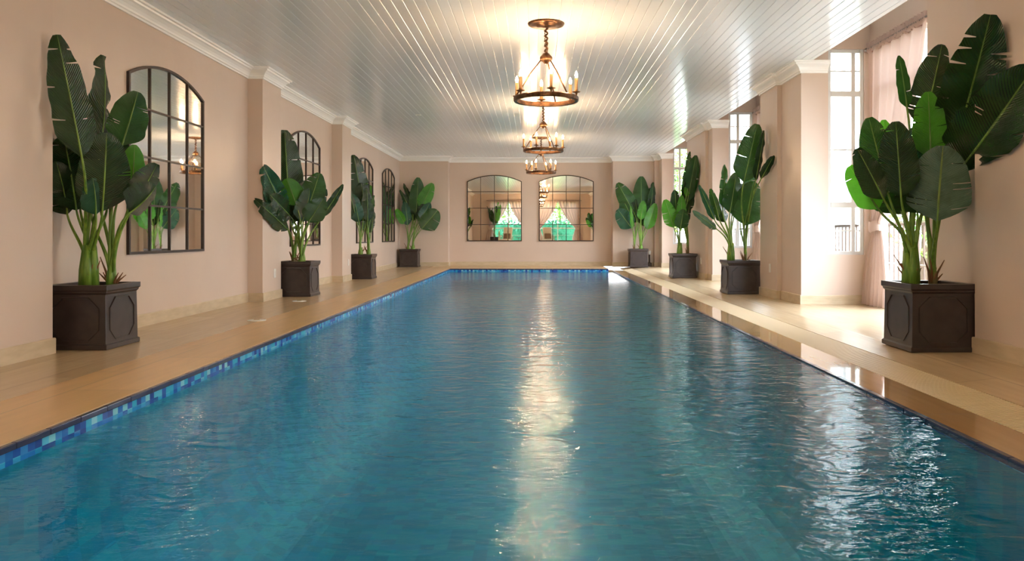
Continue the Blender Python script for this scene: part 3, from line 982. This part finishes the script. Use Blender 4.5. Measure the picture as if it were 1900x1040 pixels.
def plant(label, x0, y0, s, h, leaves, clumps, group, dry=4, seed=0, sgn=1):
    """leaves: (clump, base px, base py, tip px, tip py, width px, turn, tone, base depth, tip depth[, bow]) measured on the photograph and set
    at real depths inside the planter's footprint; clumps: (px, dy, trunk radius, trunk height, material)"""
    cy = y0 + s / 2; cx = x0 + s / 2
    t = empty('potted_bird_of_paradise', (cx, cy, 0), label, 'potted plant', group)
    make_planter(x0, y0, s, h, t)
    rnd = random.Random(seed)
    cl = []
    for (px, dy, tr_, th_, mt) in clumps:
        Y = cy + dy
        c = Vector(((px - 994) * Y / F, Y, h - .04))
        cl.append((c, tr_, th_))
        if th_ > 0:
            bb = MB()
            N_ = 9
            for q in range(5):   # overlapping sheaths make the trunk
                an = q * 2.4
                o1 = Vector((math.cos(an), math.sin(an), 0)) * tr_ * .45
                top = th_ * (1 - .06 * q)
                bb.tube([c + o1, c + o1 * 1.0 + Vector((0, 0, top * .5)), c + o1 * 1.15 + Vector((0, 0, top))],
                        [tr_ * .62, tr_ * .55, tr_ * .22], 8)
            bb.build('trunk', M[mt], t, smooth=True)
    rf = random.Random(seed * 7 + 1)
    if len(leaves) > 3:
        extra = []
        for _ in range(max(3, len(leaves) // 2)):
            p, q = rf.sample(leaves, 2); k_ = rf.uniform(.35, .65)
            av = [p[j] * k_ + q[j] * (1 - k_) for j in (1, 2, 3, 4, 5)]
            if abs(p[3] - q[3]) > 2.2 * (abs(p[1] - q[1]) + 12): continue
            by_ = av[1]; ty_ = by_ + (av[3] - by_) * .82
            extra.append((rf.choice((p[0], q[0])), av[0], by_, av[2], ty_, av[4] * .95, rf.uniform(10, 40), rf.choice('ddm'), rf.uniform(.05, .16), rf.uniform(.08, .2)))
        leaves = leaves + extra
    for i, lf in enumerate(leaves):
        ci, bx, by, tx, ty, wpx, turn, tone, db, dt = lf[:10]
        bow = lf[10] if len(lf) > 10 else rnd.uniform(-.25, -.05)
        tears = lf[11] if len(lf) > 11 else 2
        Yb, Yt = cy + db, cy + dt
        B, T_ = P(bx, by, Yb), P(tx, ty, Yt)
        for _ in range(80):
            m_x = .06
            if abs(B.x) + m_x * .5 > x_limit(B.x, B.y): Yb -= .015; B = P(bx, by, Yb)
            if abs(T_.x) + m_x > x_limit(T_.x, T_.y): Yt -= .015; T_ = P(tx, ty, Yt)
        wd = 1.1 * wpx * (Yb + Yt) / 2 / F / max(math.cos(R(turn)), .25)
        fold = rnd.uniform(.12, .30)
        ob, a, mids, n = make_leaf(B, T_, wd, turn, bow, fold, tone, tears, seed * 100 + i, t)
        c, tr_, th_ = cl[ci]
        an = rnd.uniform(0, 2 * PI)
        z0 = th_ * rnd.uniform(.15, .75) if th_ > 0 else 0
        st = c + Vector((math.cos(an), math.sin(an), 0)) * tr_ * .35 + Vector((0, 0, z0))
        Ls = (B - st).length
        k = MB()
        sc = s / .51
        path = bez(st, st + Vector((0, 0, Ls * .38)) + (B - st) * .08, B - a * Ls * .30, B, 12)
        rr = [.017 - .009 * (i_ / 12) for i_ in range(13)]
        back = n * .004
        path += [q + back * 0 for q in mids[1:]]
        rr += [.0065, .0055, .0045, .003, .002]
        k.tube(path, rr, 7)
        so = k.build('stalk', M['stalk'], ob, smooth=True)
    for i in range(dry):
        c = cl[i % len(cl)][0]
        an = rnd.uniform(0, 2 * PI); d = Vector((math.cos(an), math.sin(an) * .6, 0))
        ln = rnd.uniform(.09, .26)
        k = MB().tube([c + d * .02, c + d * .05 + Vector((0, 0, ln * .5)), c + d * rnd.uniform(.08, .14) + Vector((0, 0, ln))], [.017, .010, .003], 6, flat=.5)
        k.build('dry_sheath', M['dry'], t, smooth=True)
    return t

G = 'potted plants standing along the pool walls'
# L1
plant('tall plant in dark planter nearest on the left, in front of the first mirror', -3.85, 6.04, .51, .505, [
    (0, 152, 292, 106, 64, 62, 15, 'd', -.42, -.5, -.05, 3),
    (0, 176, 330, 193, 103, 34, 62, 'd', .05, .1),
    (1, 226, 270, 256, 170, 62, 20, 'm', .05, .1, -.1, 3),
    (0, 190, 392, 198, 246, 82, 10, 'd', -.15, -.2, -.1, 2),
    (1, 244, 358, 250, 268, 42, 15, 'b', .0, .02),
    (1, 248, 382, 292, 304, 44, 35, 'd', .0, .05),
    (1, 240, 395, 290, 345, 46, 50, 'd', -.05, .1),
    (0, 142, 390, 118, 252, 82, 25, 'd', .0, .12, -.1, 3),
    (0, 165, 395, 162, 240, 60, 20, 'd', .15, .2),
    (0, 178, 398, 172, 330, 40, 40, 't', -.2, -.25),
    (1, 206, 350, 215, 235, 50, -20, 'd', .15, .22),
    (0, 125, 398, 104, 300, 50, 30, 'd', .1, .15),
    ], [(165, -.05, .075, .40, 'stalk'), (207, .05, .04, .22, 'stalk')], G, 12, 11)
# L2
plant('plant in dark planter on the left beside the first wall pier', -3.765, 11.24, .505, .51, [
    (1, 537, 402, 528, 241, 56, 5, 'd', .1, .15, -.05, 4),
    (0, 523, 392, 488, 308, 38, 15, 't', -.05, -.1),
    (0, 535, 427, 473, 370, 26, 20, 'd', -.1, -.15),
    (1, 550, 381, 532, 331, 42, 5, 'b', -.15, -.22, -.1, 0),
    (1, 565, 405, 593, 321, 46, 10, 'm', .0, .05, -.1, 4),
    (1, 572, 412, 600, 368, 38, 20, 'm', -.1, -.15),
    (1, 598, 402, 637, 342, 15, 15, 'd', .05, .1, -.1, 0),
    (1, 557, 402, 568, 335, 34, 20, 'd', .05, .08),
    (0, 548, 412, 545, 335, 42, 20, 'd', .12, .15),
    (0, 560, 412, 575, 350, 34, 40, 't', -.05, -.02),
    ], [(546, .1, .045, .10, 'bark'), (560, -.05, .055, .16, 'stalk')], G, 6, 12)
# L3
plant('narrow plant in dark planter on the left beside the second wall pier', -3.82, 15.70, .505, .50, [
    (0, 673, 385, 656, 287, 34, 25, 'd', .1, .12, -.05, 3),
    (0, 662, 412, 643, 340, 16, 35, 'd', -.1, -.2, -.1, 0),
    (0, 666, 412, 654, 360, 24, 15, 't', -.15, -.2),
    (1, 682, 412, 680, 348, 20, 30, 'd', 0, 0),
    (1, 685, 417, 694, 362, 10, 40, 'm', .05, .1),
    (1, 688, 432, 692, 385, 13, 40, 'd', .1, .15),
    (1, 676, 410, 671, 350, 22, 30, 'd', .1, .1),
    (0, 668, 412, 666, 372, 20, 30, 'd', .1, .1),
    ], [(669, -.05, .05, .18, 'stalk'), (684, .08, .045, .15, 'stalk')], G, 6, 13)
# L4
plant('plant in dark planter in the far left corner, beside the last mirror', -3.77, 21.45, .51, .50, [
    (1, 772, 400, 776, 329, 27, 5, 'm', .05, .08, -.05, 1),
    (1, 780, 386, 803, 340, 25, 10, 'b', .05, .08, -.1, 1),
    (1, 782, 425, 812, 390, 38, 5, 'm', -.1, -.15, -.1, 2),
    (1, 780, 406, 798, 376, 18, 20, 't', -.1, -.12),
    (0, 751, 415, 735, 388, 14, 15, 'b', -.1, -.12, -.1, 0),
    (0, 765, 385, 749, 340, 9, 30, 'd', .1, .15),
    (0, 762, 392, 742, 352, 9, 30, 'd', .1, .15),
    (0, 756, 418, 751, 374, 17, 20, 't', -.1, -.15),
    (1, 767, 410, 761, 355, 22, 25, 'd', .1, .12),
    (1, 782, 412, 786, 378, 22, 20, 'd', .02, .0),
    ], [(757, 0, .045, .1, 'stalk'), (766, -.05, .06, .16, 'stalk')], G, 4, 14)
# R1
plant('largest plant in dark planter, nearest on the right, beside the curtained bay', 2.87, 5.93, .51, .522, [
    (1, 1772, 272, 1838, 27, 96, 12, 'd', .12, .22, -.1, 5),
    (1, 1778, 318, 1922, 118, 112, 15, 'd', .02, .15, -.12, 3),
    (1, 1712, 238, 1748, 82, 62, 15, 'd', .15, .22, -.1, 4),
    (0, 1727, 292, 1722, 170, 54, 10, 'b', -.05, -.1, -.1, 3),
    (0, 1683, 200, 1668, 103, 22, 20, 'm', .1, .12, -.1, 1),
    (0, 1646, 352, 1612, 218, 58, 10, 'm', -.05, -.05, -.05, 2),
    (0, 1630, 388, 1576, 308, 52, 5, 'b', .05, .08, -.1, 1),
    (0, 1640, 370, 1590, 275, 46, 15, 'd', -.1, -.1, -.1, 1),
    (0, 1672, 366, 1662, 225, 66, 5, 'd', -.15, -.15, -.05, 2),
    (0, 1698, 380, 1700, 235, 62, 20, 't', .0, .05, -.05, 2),
    (0, 1656, 330, 1640, 222, 40, 15, 'b', .15, .2, -.05, 1),
    (1, 1739, 410, 1750, 270, 104, 5, 'g', -.22, -.25, .15, 5),
    (0, 1702, 395, 1690, 330, 60, 30, 'd', -.05, -.1, -.05, 1),
    (1, 1735, 300, 1738, 170, 40, 30, 'd', .2, .22, -.05, 1),
    ], [(1690, -.04, .07, .36, 'stalk'), (1731, .06, .035, .14, 'bark')], G, 12, 21)
# R2
plant('plant in dark planter on the right at the middle bay, narrow leaves pointing left', 2.90, 11.72, .51, .51, [
    (1, 1380, 338, 1405, 230, 46, 8, 'm', -.45, -.6, -.03, 2),
    (1, 1402, 335, 1418, 242, 13, 30, 'd', -.5, -.75, -.03, 0),
    (1, 1412, 332, 1436, 288, 15, 20, 'd', -.7, -1.0, -.03, 0),
    (1, 1382, 418, 1398, 337, 54, 8, 'm', -.1, -.12, -.05, 3),
    (0, 1354, 395, 1366, 320, 30, 15, 'm', -.05, -.08),
    (0, 1341, 385, 1345, 305, 14, 25, 'm', .05, .08),
    (0, 1333, 402, 1318, 350, 15, 15, 'm', -.1, -.15),
    (0, 1326, 408, 1297, 343, 13, 15, 't', -.1, -.2, -.1, 0),
    (0, 1330, 425, 1285, 391, 13, 25, 'g', -.15, -.25, -.1, 1),
    (0, 1362, 400, 1375, 340, 30, 25, 'd', .1, .12),
    ], [(1356, -.05, .06, .3, 'stalk'), (1383, .08, .022, .3, 'bark')], G, 6, 22)
# R3
plant('plant in dark planter on the right between the second and farthest bay', 2.84, 16.1, .51, .505, [
    (1, 1275, 375, 1291, 288, 26, 10, 'm', .1, .12, -.05, 1),
    (1, 1269, 365, 1280, 281, 14, 25, 'm', .1, .15),
    (0, 1254, 398, 1252, 352, 18, 20, 'd', .0, .0),
    (0, 1250, 422, 1234, 370, 25, 10, 'b', -.1, -.12, -.05, 3),
    (0, 1263, 420, 1265, 362, 18, 15, 'b', -.1, -.15),
    (0, 1262, 425, 1268, 388, 24, 15, 'm', -.2, -.2),
    (1, 1271, 415, 1280, 378, 12, 25, 'd', .05, .05),
    (1, 1273, 365, 1284, 312, 12, 20, 'b', .0, .0, -.05, 0),
    ], [(1261, -.05, .06, .26, 'stalk'), (1276, .05, .03, .25, 'bark')], G, 4, 23)
# R4
plant('bushy plant in dark planter in the far right corner of the room', 2.59, 21.35, .51, .51, [
    (1, 1190, 402, 1190, 327, 31, 5, 'm', .05, .08, -.05, 1),
    (0, 1178, 398, 1146, 339, 30, 5, 'm', .0, .0, -.05, 2),
    (0, 1172, 423, 1146, 388, 30, 10, 't', -.05, -.05, -.05, 2),
    (1, 1189, 408, 1194, 372, 16, 10, 'b', -.2, -.22, -.05, 0),
    (1, 1201, 426, 1216, 377, 20, 10, 'b', -.1, -.12, -.05, 0),
    (1, 1203, 400, 1212, 338, 13, 30, 'd', .1, .12),
    (0, 1174, 424, 1170, 382, 6, 30, 'b', -.15, -.2, -.05, 0),
    (0, 1176, 415, 1155, 368, 30, 15, 'm', .05, .05),
    (1, 1184, 412, 1178, 370, 24, 25, 'd', .05, .05),
    (1, 1206, 395, 1208, 348, 18, 25, 'd', .1, .12),
    ], [(1177, 0, .025, .15, 'stalk'), (1189, -.05, .06, .16, 'stalk')], G, 4, 24)
# behind the camera, seen in the far mirrors
plant_back = plant('plant in dark planter behind the camera, seen in the left far mirror', -2.75, -2.3, .51, .51, [], [(994, 0, .07, .3, 'stalk')], G, 0, 31)
# its leaves are set directly in metres
rnd = random.Random(5)
cb_ = Vector((-2.5, -2.05, .47))
for i in range(11):
    an = 2 * PI * i / 11 + .2
    rr = rnd.uniform(.12, .4)
    d = Vector((math.cos(an), math.sin(an) * .8, 0))
    zb = rnd.uniform(1.05, 1.55)
    B = cb_ + d * rr * .5 + Vector((0, 0, zb - .47)); T_ = cb_ + d * rr * 1.3 + Vector((0, 0, zb + rnd.uniform(.3, .65)))
    ob, a, mids, n = make_leaf(B, T_, rnd.uniform(.2, .3), rnd.uniform(-40, 40), -.1, .25, rnd.choice('dmb'), 2, 900 + i, plant_back)
    st = cb_ + d * .02 + Vector((0, 0, .1))
    Ls = (B - st).length
    k = MB().tube(bez(st, st + Vector((0, 0, Ls * .4)), B - a * Ls * .3, B, 10) + mids[1:], [.015 - .0008 * q for q in range(11)] + [.0055, .005, .004, .003, .002], 7)
    k.build('stalk', M['stalk'], ob, smooth=True)
# trunk of that plant was measured at the photograph's axis; rebuild it at the pot
for o in list(bpy.data.objects):
    if o.parent == plant_back and o.name.startswith('trunk'):
        bpy.data.objects.remove(o)
MB().tube([cb_, cb_ + Vector((0, 0, .2)), cb_ + Vector((.01, 0, .4))], [.07, .06, .03], 10).build('trunk', M['stalk'], plant_back, smooth=True)

# ------------------------------------------------------------------ curtains
def curtain_sheet(p0, p1, out, ztop, tie_z, tie_u, tie_w, bot_w, seed, nf=6):
    """gathered curtain from p0 to p1 (plan), tied at fraction tie_u; out: plan direction into the room"""
    rnd = random.Random(seed)
    P0, P1, O = Vector((*p0, 0)), Vector((*p1, 0)), Vector((*out, 0)).normalized()
    W = (P1 - P0).length; D = (P1 - P0).normalized()
    nu, nv = nf * 10, 44
    b = MB(); b.keep = True
    ph = [rnd.uniform(0, 6) for _ in range(4)]
    zb = 0.015
    for j in range(nv + 1):
        z = ztop - (ztop - zb) * j / nv
        if z >= tie_z:
            k = (ztop - z) / (ztop - tie_z)
            # straight edge on the far side, sagging swag on the other
            kk = k ** 1.6
            left = (1 - kk) * 0 + kk * (tie_u * W - tie_w / 2)
            right = (1 - kk) * W + kk * (tie_u * W + tie_w / 2)
            amp = .05 + .03 * k
        else:
            k = (tie_z - z) / (tie_z - zb)
            kk = min(1, k * 1.6) ** .7
            hw = tie_w / 2 * (1 - kk) + bot_w / 2 * kk
            left, right = tie_u * W - hw, tie_u * W + hw
            amp = .045 + .055 * k
        for i in range(nu + 1):
            u = i / nu
            s_ = left + (right - left) * u
            f = math.sin(u * nf * 2 * PI + ph[0] + .5 * math.sin(z * 1.3 + ph[1])) + .35 * math.sin(u * nf * 4.3 * PI + ph[2] + z)
            p = P0 + D * s_ + O * (.03 + amp * (1 + f) * .55) + Vector((0, 0, z))
            b.v.append(tuple(p))
    for j in range(nv):
        for i in range(nu):
            q = j * (nu + 1) + i
            b.f.append((q, q + 1, q + nu + 2, q + nu + 1))
    return b
def curtain(p0, p1, out, ztop, tie_u, label, seed, tie_z=1.0, bot_w=.62, group=None, nf=6):
    P0, P1, O = Vector((*p0, 0)), Vector((*p1, 0)), Vector((*out, 0)).normalized()
    W = (P1 - P0).length; D = (P1 - P0).normalized()
    t = empty('curtain', tuple(P0 + D * tie_u * W), label, 'curtain', group)
    o = curtain_sheet(p0, p1, out, ztop, tie_z, tie_u, .20, bot_w, seed, nf).build('drape', M['curtain'], t, smooth=True)
    # ruffled heading over the rod
    rnd = random.Random(seed); b = MB(); b.keep = True
    n = 150
    for j, (dz, am) in enumerate(((.06, .03), (.03, .026), (0, .016), (-.03, .026), (-.06, .03))):
        for i in range(n + 1):
            u = i / n
            f = math.sin(i * 1.55 + .6 * math.sin(i * .37)) * am
            p = P0 + D * (W * u) + O * (.075 + f) + Vector((0, 0, ztop + dz + .012 * math.sin(i * .9)))
            b.v.append(tuple(p))
    for j in range(4):
        for i in range(n):
            q = j * (n + 1) + i
            b.f.append((q, q + 1, q + n + 2, q + n + 1))
    b.build('heading', M['curtain'], t, smooth=True)
    # tie band
    c = P0 + D * tie_u * W + O * .075
    b = MB()
    vs = []; n = 20
    for zz, k in ((-.06, 1.0), (-.03, 1.06), (.03, 1.06), (.07, 1.0)):
        for i in range(n):
            a = 2 * PI * i / n
            vs.append(c + D * math.cos(a) * .125 * k + O * math.sin(a) * .078 * k + Vector((0, 0, tie_z + zz + .012 * math.sin(a * 3))))
    b.add(vs, [(j * n + i, j * n + (i + 1) % n, (j + 1) * n + (i + 1) % n, (j + 1) * n + i) for j in range(3) for i in range(n)])
    b.build('tieback', M['curtain'], t, smooth=True)
    return t
def rod(p0, p1, z, off, label):
    P0, P1, O = Vector((*p0, z)), Vector((*p1, z)), Vector((*off, 0))
    t = empty('curtain_rod', tuple((P0 + P1) / 2), label, 'curtain rod')
    D = (P1 - P0).normalized()
    MB().tube([P0 + O, P1 + O], .012, 10).build('pole', M['rod'], t, smooth=True)
    for e, q in ((P0, -D), (P1, D)):
        MB().tube([e + O, e + O + q * .02, e + O + q * .045, e + O + q * .06], [.012, .024, .024, .006], 10).build('finial', M['rod'], t, smooth=True)
        MB().tube([e - q * .04, e + O - q * .04], .008, 8).build('bracket', M['rod'], t)
    return t
bayname = ['nearest bay', 'middle bay', 'farthest bay']
for i, (y0, y1) in enumerate(BAYS):
    mid = (y0 + y1) / 2
    curtain((XO, y1 - .12), (XO, mid + .02), (-1, 0), 3.27, .16, 'tied blush curtain on the far half of the window in the %s' % bayname[i], 40 + i, group='curtains in the right bays')
    curtain((XO, y0 + .12), (XO, mid - .05), (-1, 0), 3.27, .16, 'tied blush curtain on the near half of the window in the %s' % bayname[i], 50 + i, group='curtains in the right bays')
    rod((XO, y0 + .1), (XO, y1 - .1), 3.27, (-.075, 0), 'curtain rod across the window of the %s' % bayname[i])
for (a, c), lab in ((bw1, 'left'), (bw2, 'right')):
    mm = (a + c) / 2
    nm = {'left': 'left far mirror', 'right': 'right far mirror'}[lab]
    curtain((a - .15, BACK), (mm - .02, BACK), (0, 1), 2.72, .12, 'tied curtain reflected at the left side of the window in the %s' % nm, 60, group='curtains on the wall behind the camera')
    curtain((c + .15, BACK), (mm + .02, BACK), (0, 1), 2.72, .12, 'tied curtain reflected at the right side of the window in the %s' % nm, 61, group='curtains on the wall behind the camera')
    rod((a - .2, BACK), (c + .2, BACK), 2.72, (0, .075), 'curtain rod over the window reflected in the %s' % nm)

# ------------------------------------------------------------------ small things
def outlet(x, y, z, axis, label):
    """white wall plate; axis 'x' faces +x, '-x' faces -x"""
    t = empty('wall_outlet', (x, y, z), label, 'outlet', 'white outlets on the piers')
    d = 1 if axis == 'x' else -1
    MB().box(min(x, x + d * .01), max(x, x + d * .01), y - .04, y + .04, z - .062, z + .062).build('face_plate', M['plastic'], t, bevel=.003)
    MB().box(min(x + d * .01, x + d * .016), max(x + d * .01, x + d * .016), y - .016, y + .016, z - .03, z + .03).build('rocker', M['plastic'], t, bevel=.002)
    return t
outlet(PL, 10.87, .36, 'x', 'white wall plate on the first left pier, beside the planter')
outlet(PL, 15.15, .36, 'x', 'white wall plate on the second left pier, beside the narrow plant')
outlet(XA + .02, 11.15, .42, '-x', 'white wall plate on the right pier with the plant reaching over the pool')
outlet(XA + .05, 15.95, .36, '-x', 'white wall plate on the right pier behind the planter between bays')
for (x, y, lab) in ((-2.93, 8.15, 'white square skimmer lid in the left floor near the first pier'), (-3.2, 10.5, 'white skimmer lid in the left floor beside the second planter')):
    t = empty('skimmer_lid', (x, y, 0), lab, 'lid', 'skimmer lids in the left floor')
    MB().lathe((x, y, 0), [(.095, 0.0), (.095, .004), (.088, .006), (.02, .007)], 28).build('cover', M['plastic'], t)
    MB().tube([(x - .03, y, .009), (x + .03, y, .009)], .004, 6).build('finger_grip', M['steel'], t)
# recessed ceiling light
for (px, py, lab) in ((776, 213, 'small round recessed light in the ceiling left of the middle chandelier'),):
    Y = (CZ - .9) * F / (435 - py); x = (px - 994) * Y / F
    t = empty('recessed_light', (x, Y, CZ), lab, 'ceiling light')
    MB().ring((x, Y, CZ - .003), .045, [(-.012, -.003), (.012, -.001), (.012, .003), (-.012, .003)], 24).build('bezel', M['plastic'], t)
    MB().lathe((x, Y, CZ - .003), [(.001, -.001), (.034, -.001), (.034, .002)], 20).build('lens', M['glass'], t)
# lamp-like post in the far right corner
lx, ly = 3.20, 21.85
t = empty('standing_lamp', (lx, ly, 0), 'small slim dark standing lamp in the far right corner behind the planter', 'lamp')
MB().lathe((lx, ly, 0), [(.07, 0), (.07, .10), (.03, .12), (.022, .13), (.022, .34)], 16).build('lamp_base', M['rail'], t, smooth=False)
MB().lathe((lx, ly, .34), [(.03, 0), (.04, .02), (.045, .10), (.03, .11)], 16).build('lamp_shade', M['plastic'], t, smooth=True)

# loungers behind the camera (seen in the far mirrors)
def lounger(x, y, rz, label):
    t = empty('lounge_chair', (0, 0, 0), label, 'lounge chair', 'lounge chairs behind the camera')
    f = MB()
    f.box(-.32, -.28, -.35, .9, .22, .28); f.box(.28, .32, -.35, .9, .22, .28); f.box(-.32, .32, .86, .9, .22, .28); f.box(-.32, .32, -.35, -.31, .22, .28)
    f.build('frame', M['wicker'], t)
    for sx in (-1, 1):
        for yy in (-.30, .85):
            MB().box(sx * .30 - .02, sx * .30 + .02, yy - .02, yy + .02, 0, .22).build('leg', M['wicker'], t)
        MB().tube([(sx * .33, -.3, .28), (sx * .33, -.28, .55), (sx * .33, .25, .57), (sx * .33, .3, .28)], .018, 8).build('armrest', M['wicker'], t)
    MB().box(-.27, .27, -.3, .84, .28, .38).build('seat_cushion', M['cushion'], t, bevel=.03)
    b = MB(); b.add([(-.27, -.30, .38), (.27, -.30, .38), (.27, -.68, 1.05), (-.27, -.68, 1.05), (-.27, -.18, .38), (.27, -.18, .38), (.27, -.58, 1.10), (-.27, -.58, 1.10)],
                    [(0, 1, 2, 3), (4, 7, 6, 5), (0, 4, 5, 1), (1, 5, 6, 2), (2, 6, 7, 3), (3, 7, 4, 0)])
    b.build('backrest', M['cushion'], t, bevel=.03)
    b = MB(); b.add([(-.2, -.2, .40), (.2, -.2, .40), (.2, -.36, .70), (-.2, -.36, .70), (-.2, -.06, .40), (.2, -.06, .40), (.2, -.24, .73), (-.2, -.24, .73)],
                    [(0, 1, 2, 3), (4, 7, 6, 5), (0, 4, 5, 1), (1, 5, 6, 2), (2, 6, 7, 3), (3, 7, 4, 0)])
    b.build('pillow', M['pillow'], t, bevel=.03)
    t.location = (x, y, 0); t.rotation_euler = (0, 0, rz)
    return t
lounger(-1.75, -1.5, R(8), 'cream lounge chair behind the camera, reflected beside the plant')
lounger(.75, -1.5, R(-6), 'cream lounge chair behind the camera, reflected in the right far mirror')
t = empty('side_table', (-.95, -1.5, 0), 'small dark side table behind the camera, reflected beside the lounge chair', 'table')
MB().lathe((-.95, -1.5, 0), [(.22, .46), (.24, .47), (.24, .49), (.02, .49)], 24).build('table_top', M['rail'], t)
for k in range(3):
    a = k * 2 * PI / 3
    MB().tube([(-.95 + .2 * math.cos(a), -1.5 + .2 * math.sin(a), 0), (-.95 + .14 * math.cos(a), -1.5 + .14 * math.sin(a), .47)], .012, 8).build('leg', M['rail'], t)
# pool handrails at the near left corner
t = empty('pool_handrail', (-2.1, .75, 0), 'curved brass pool handrails at the near pool end, seen in the left far mirror', 'handrail')
for dx in (0, .5):
    xx = -2.1 + dx
    MB().tube([(xx, .1, 0), (xx, .12, .75), (xx, .2, .88), (xx, .35, .9), (xx, .6, .78), (xx, 1.1, .1), (xx, 1.2, -.3), (xx, 1.2, -.8)], .021, 10).build('rail', M['steel'], t, smooth=True)

# ------------------------------------------------------------------ sampling portals in the window openings (light only, no geometry)
def portal(loc, rot, sx, sy):
    l = bpy.data.lights.new('window_portal', 'AREA'); l.shape = 'RECTANGLE'; l.size = sx; l.size_y = sy
    l.cycles.is_portal = True
    o = bpy.data.objects.new('window_portal', l); COL.objects.link(o)
    o.location = loc; o.rotation_euler = rot
for y0, y1 in BAYS:
    portal((XO + .1, (y0 + y1) / 2, 1.67), (0, R(90), 0), 3.14, y1 - y0 - .5)
    portal(((XW + XO) / 2, y1 + .1, 1.97), (R(-90), 0, 0), XO - XW, 2.66)
    portal(((XW + XO) / 2, y0 - .1, 1.97), (R(90), 0, 0), XO - XW, 2.66)
for a, c in (bw1, bw2):
    portal(((a + c) / 2, BACK - .12, 1.4), (R(90), 0, 0), c - a, 2.5)
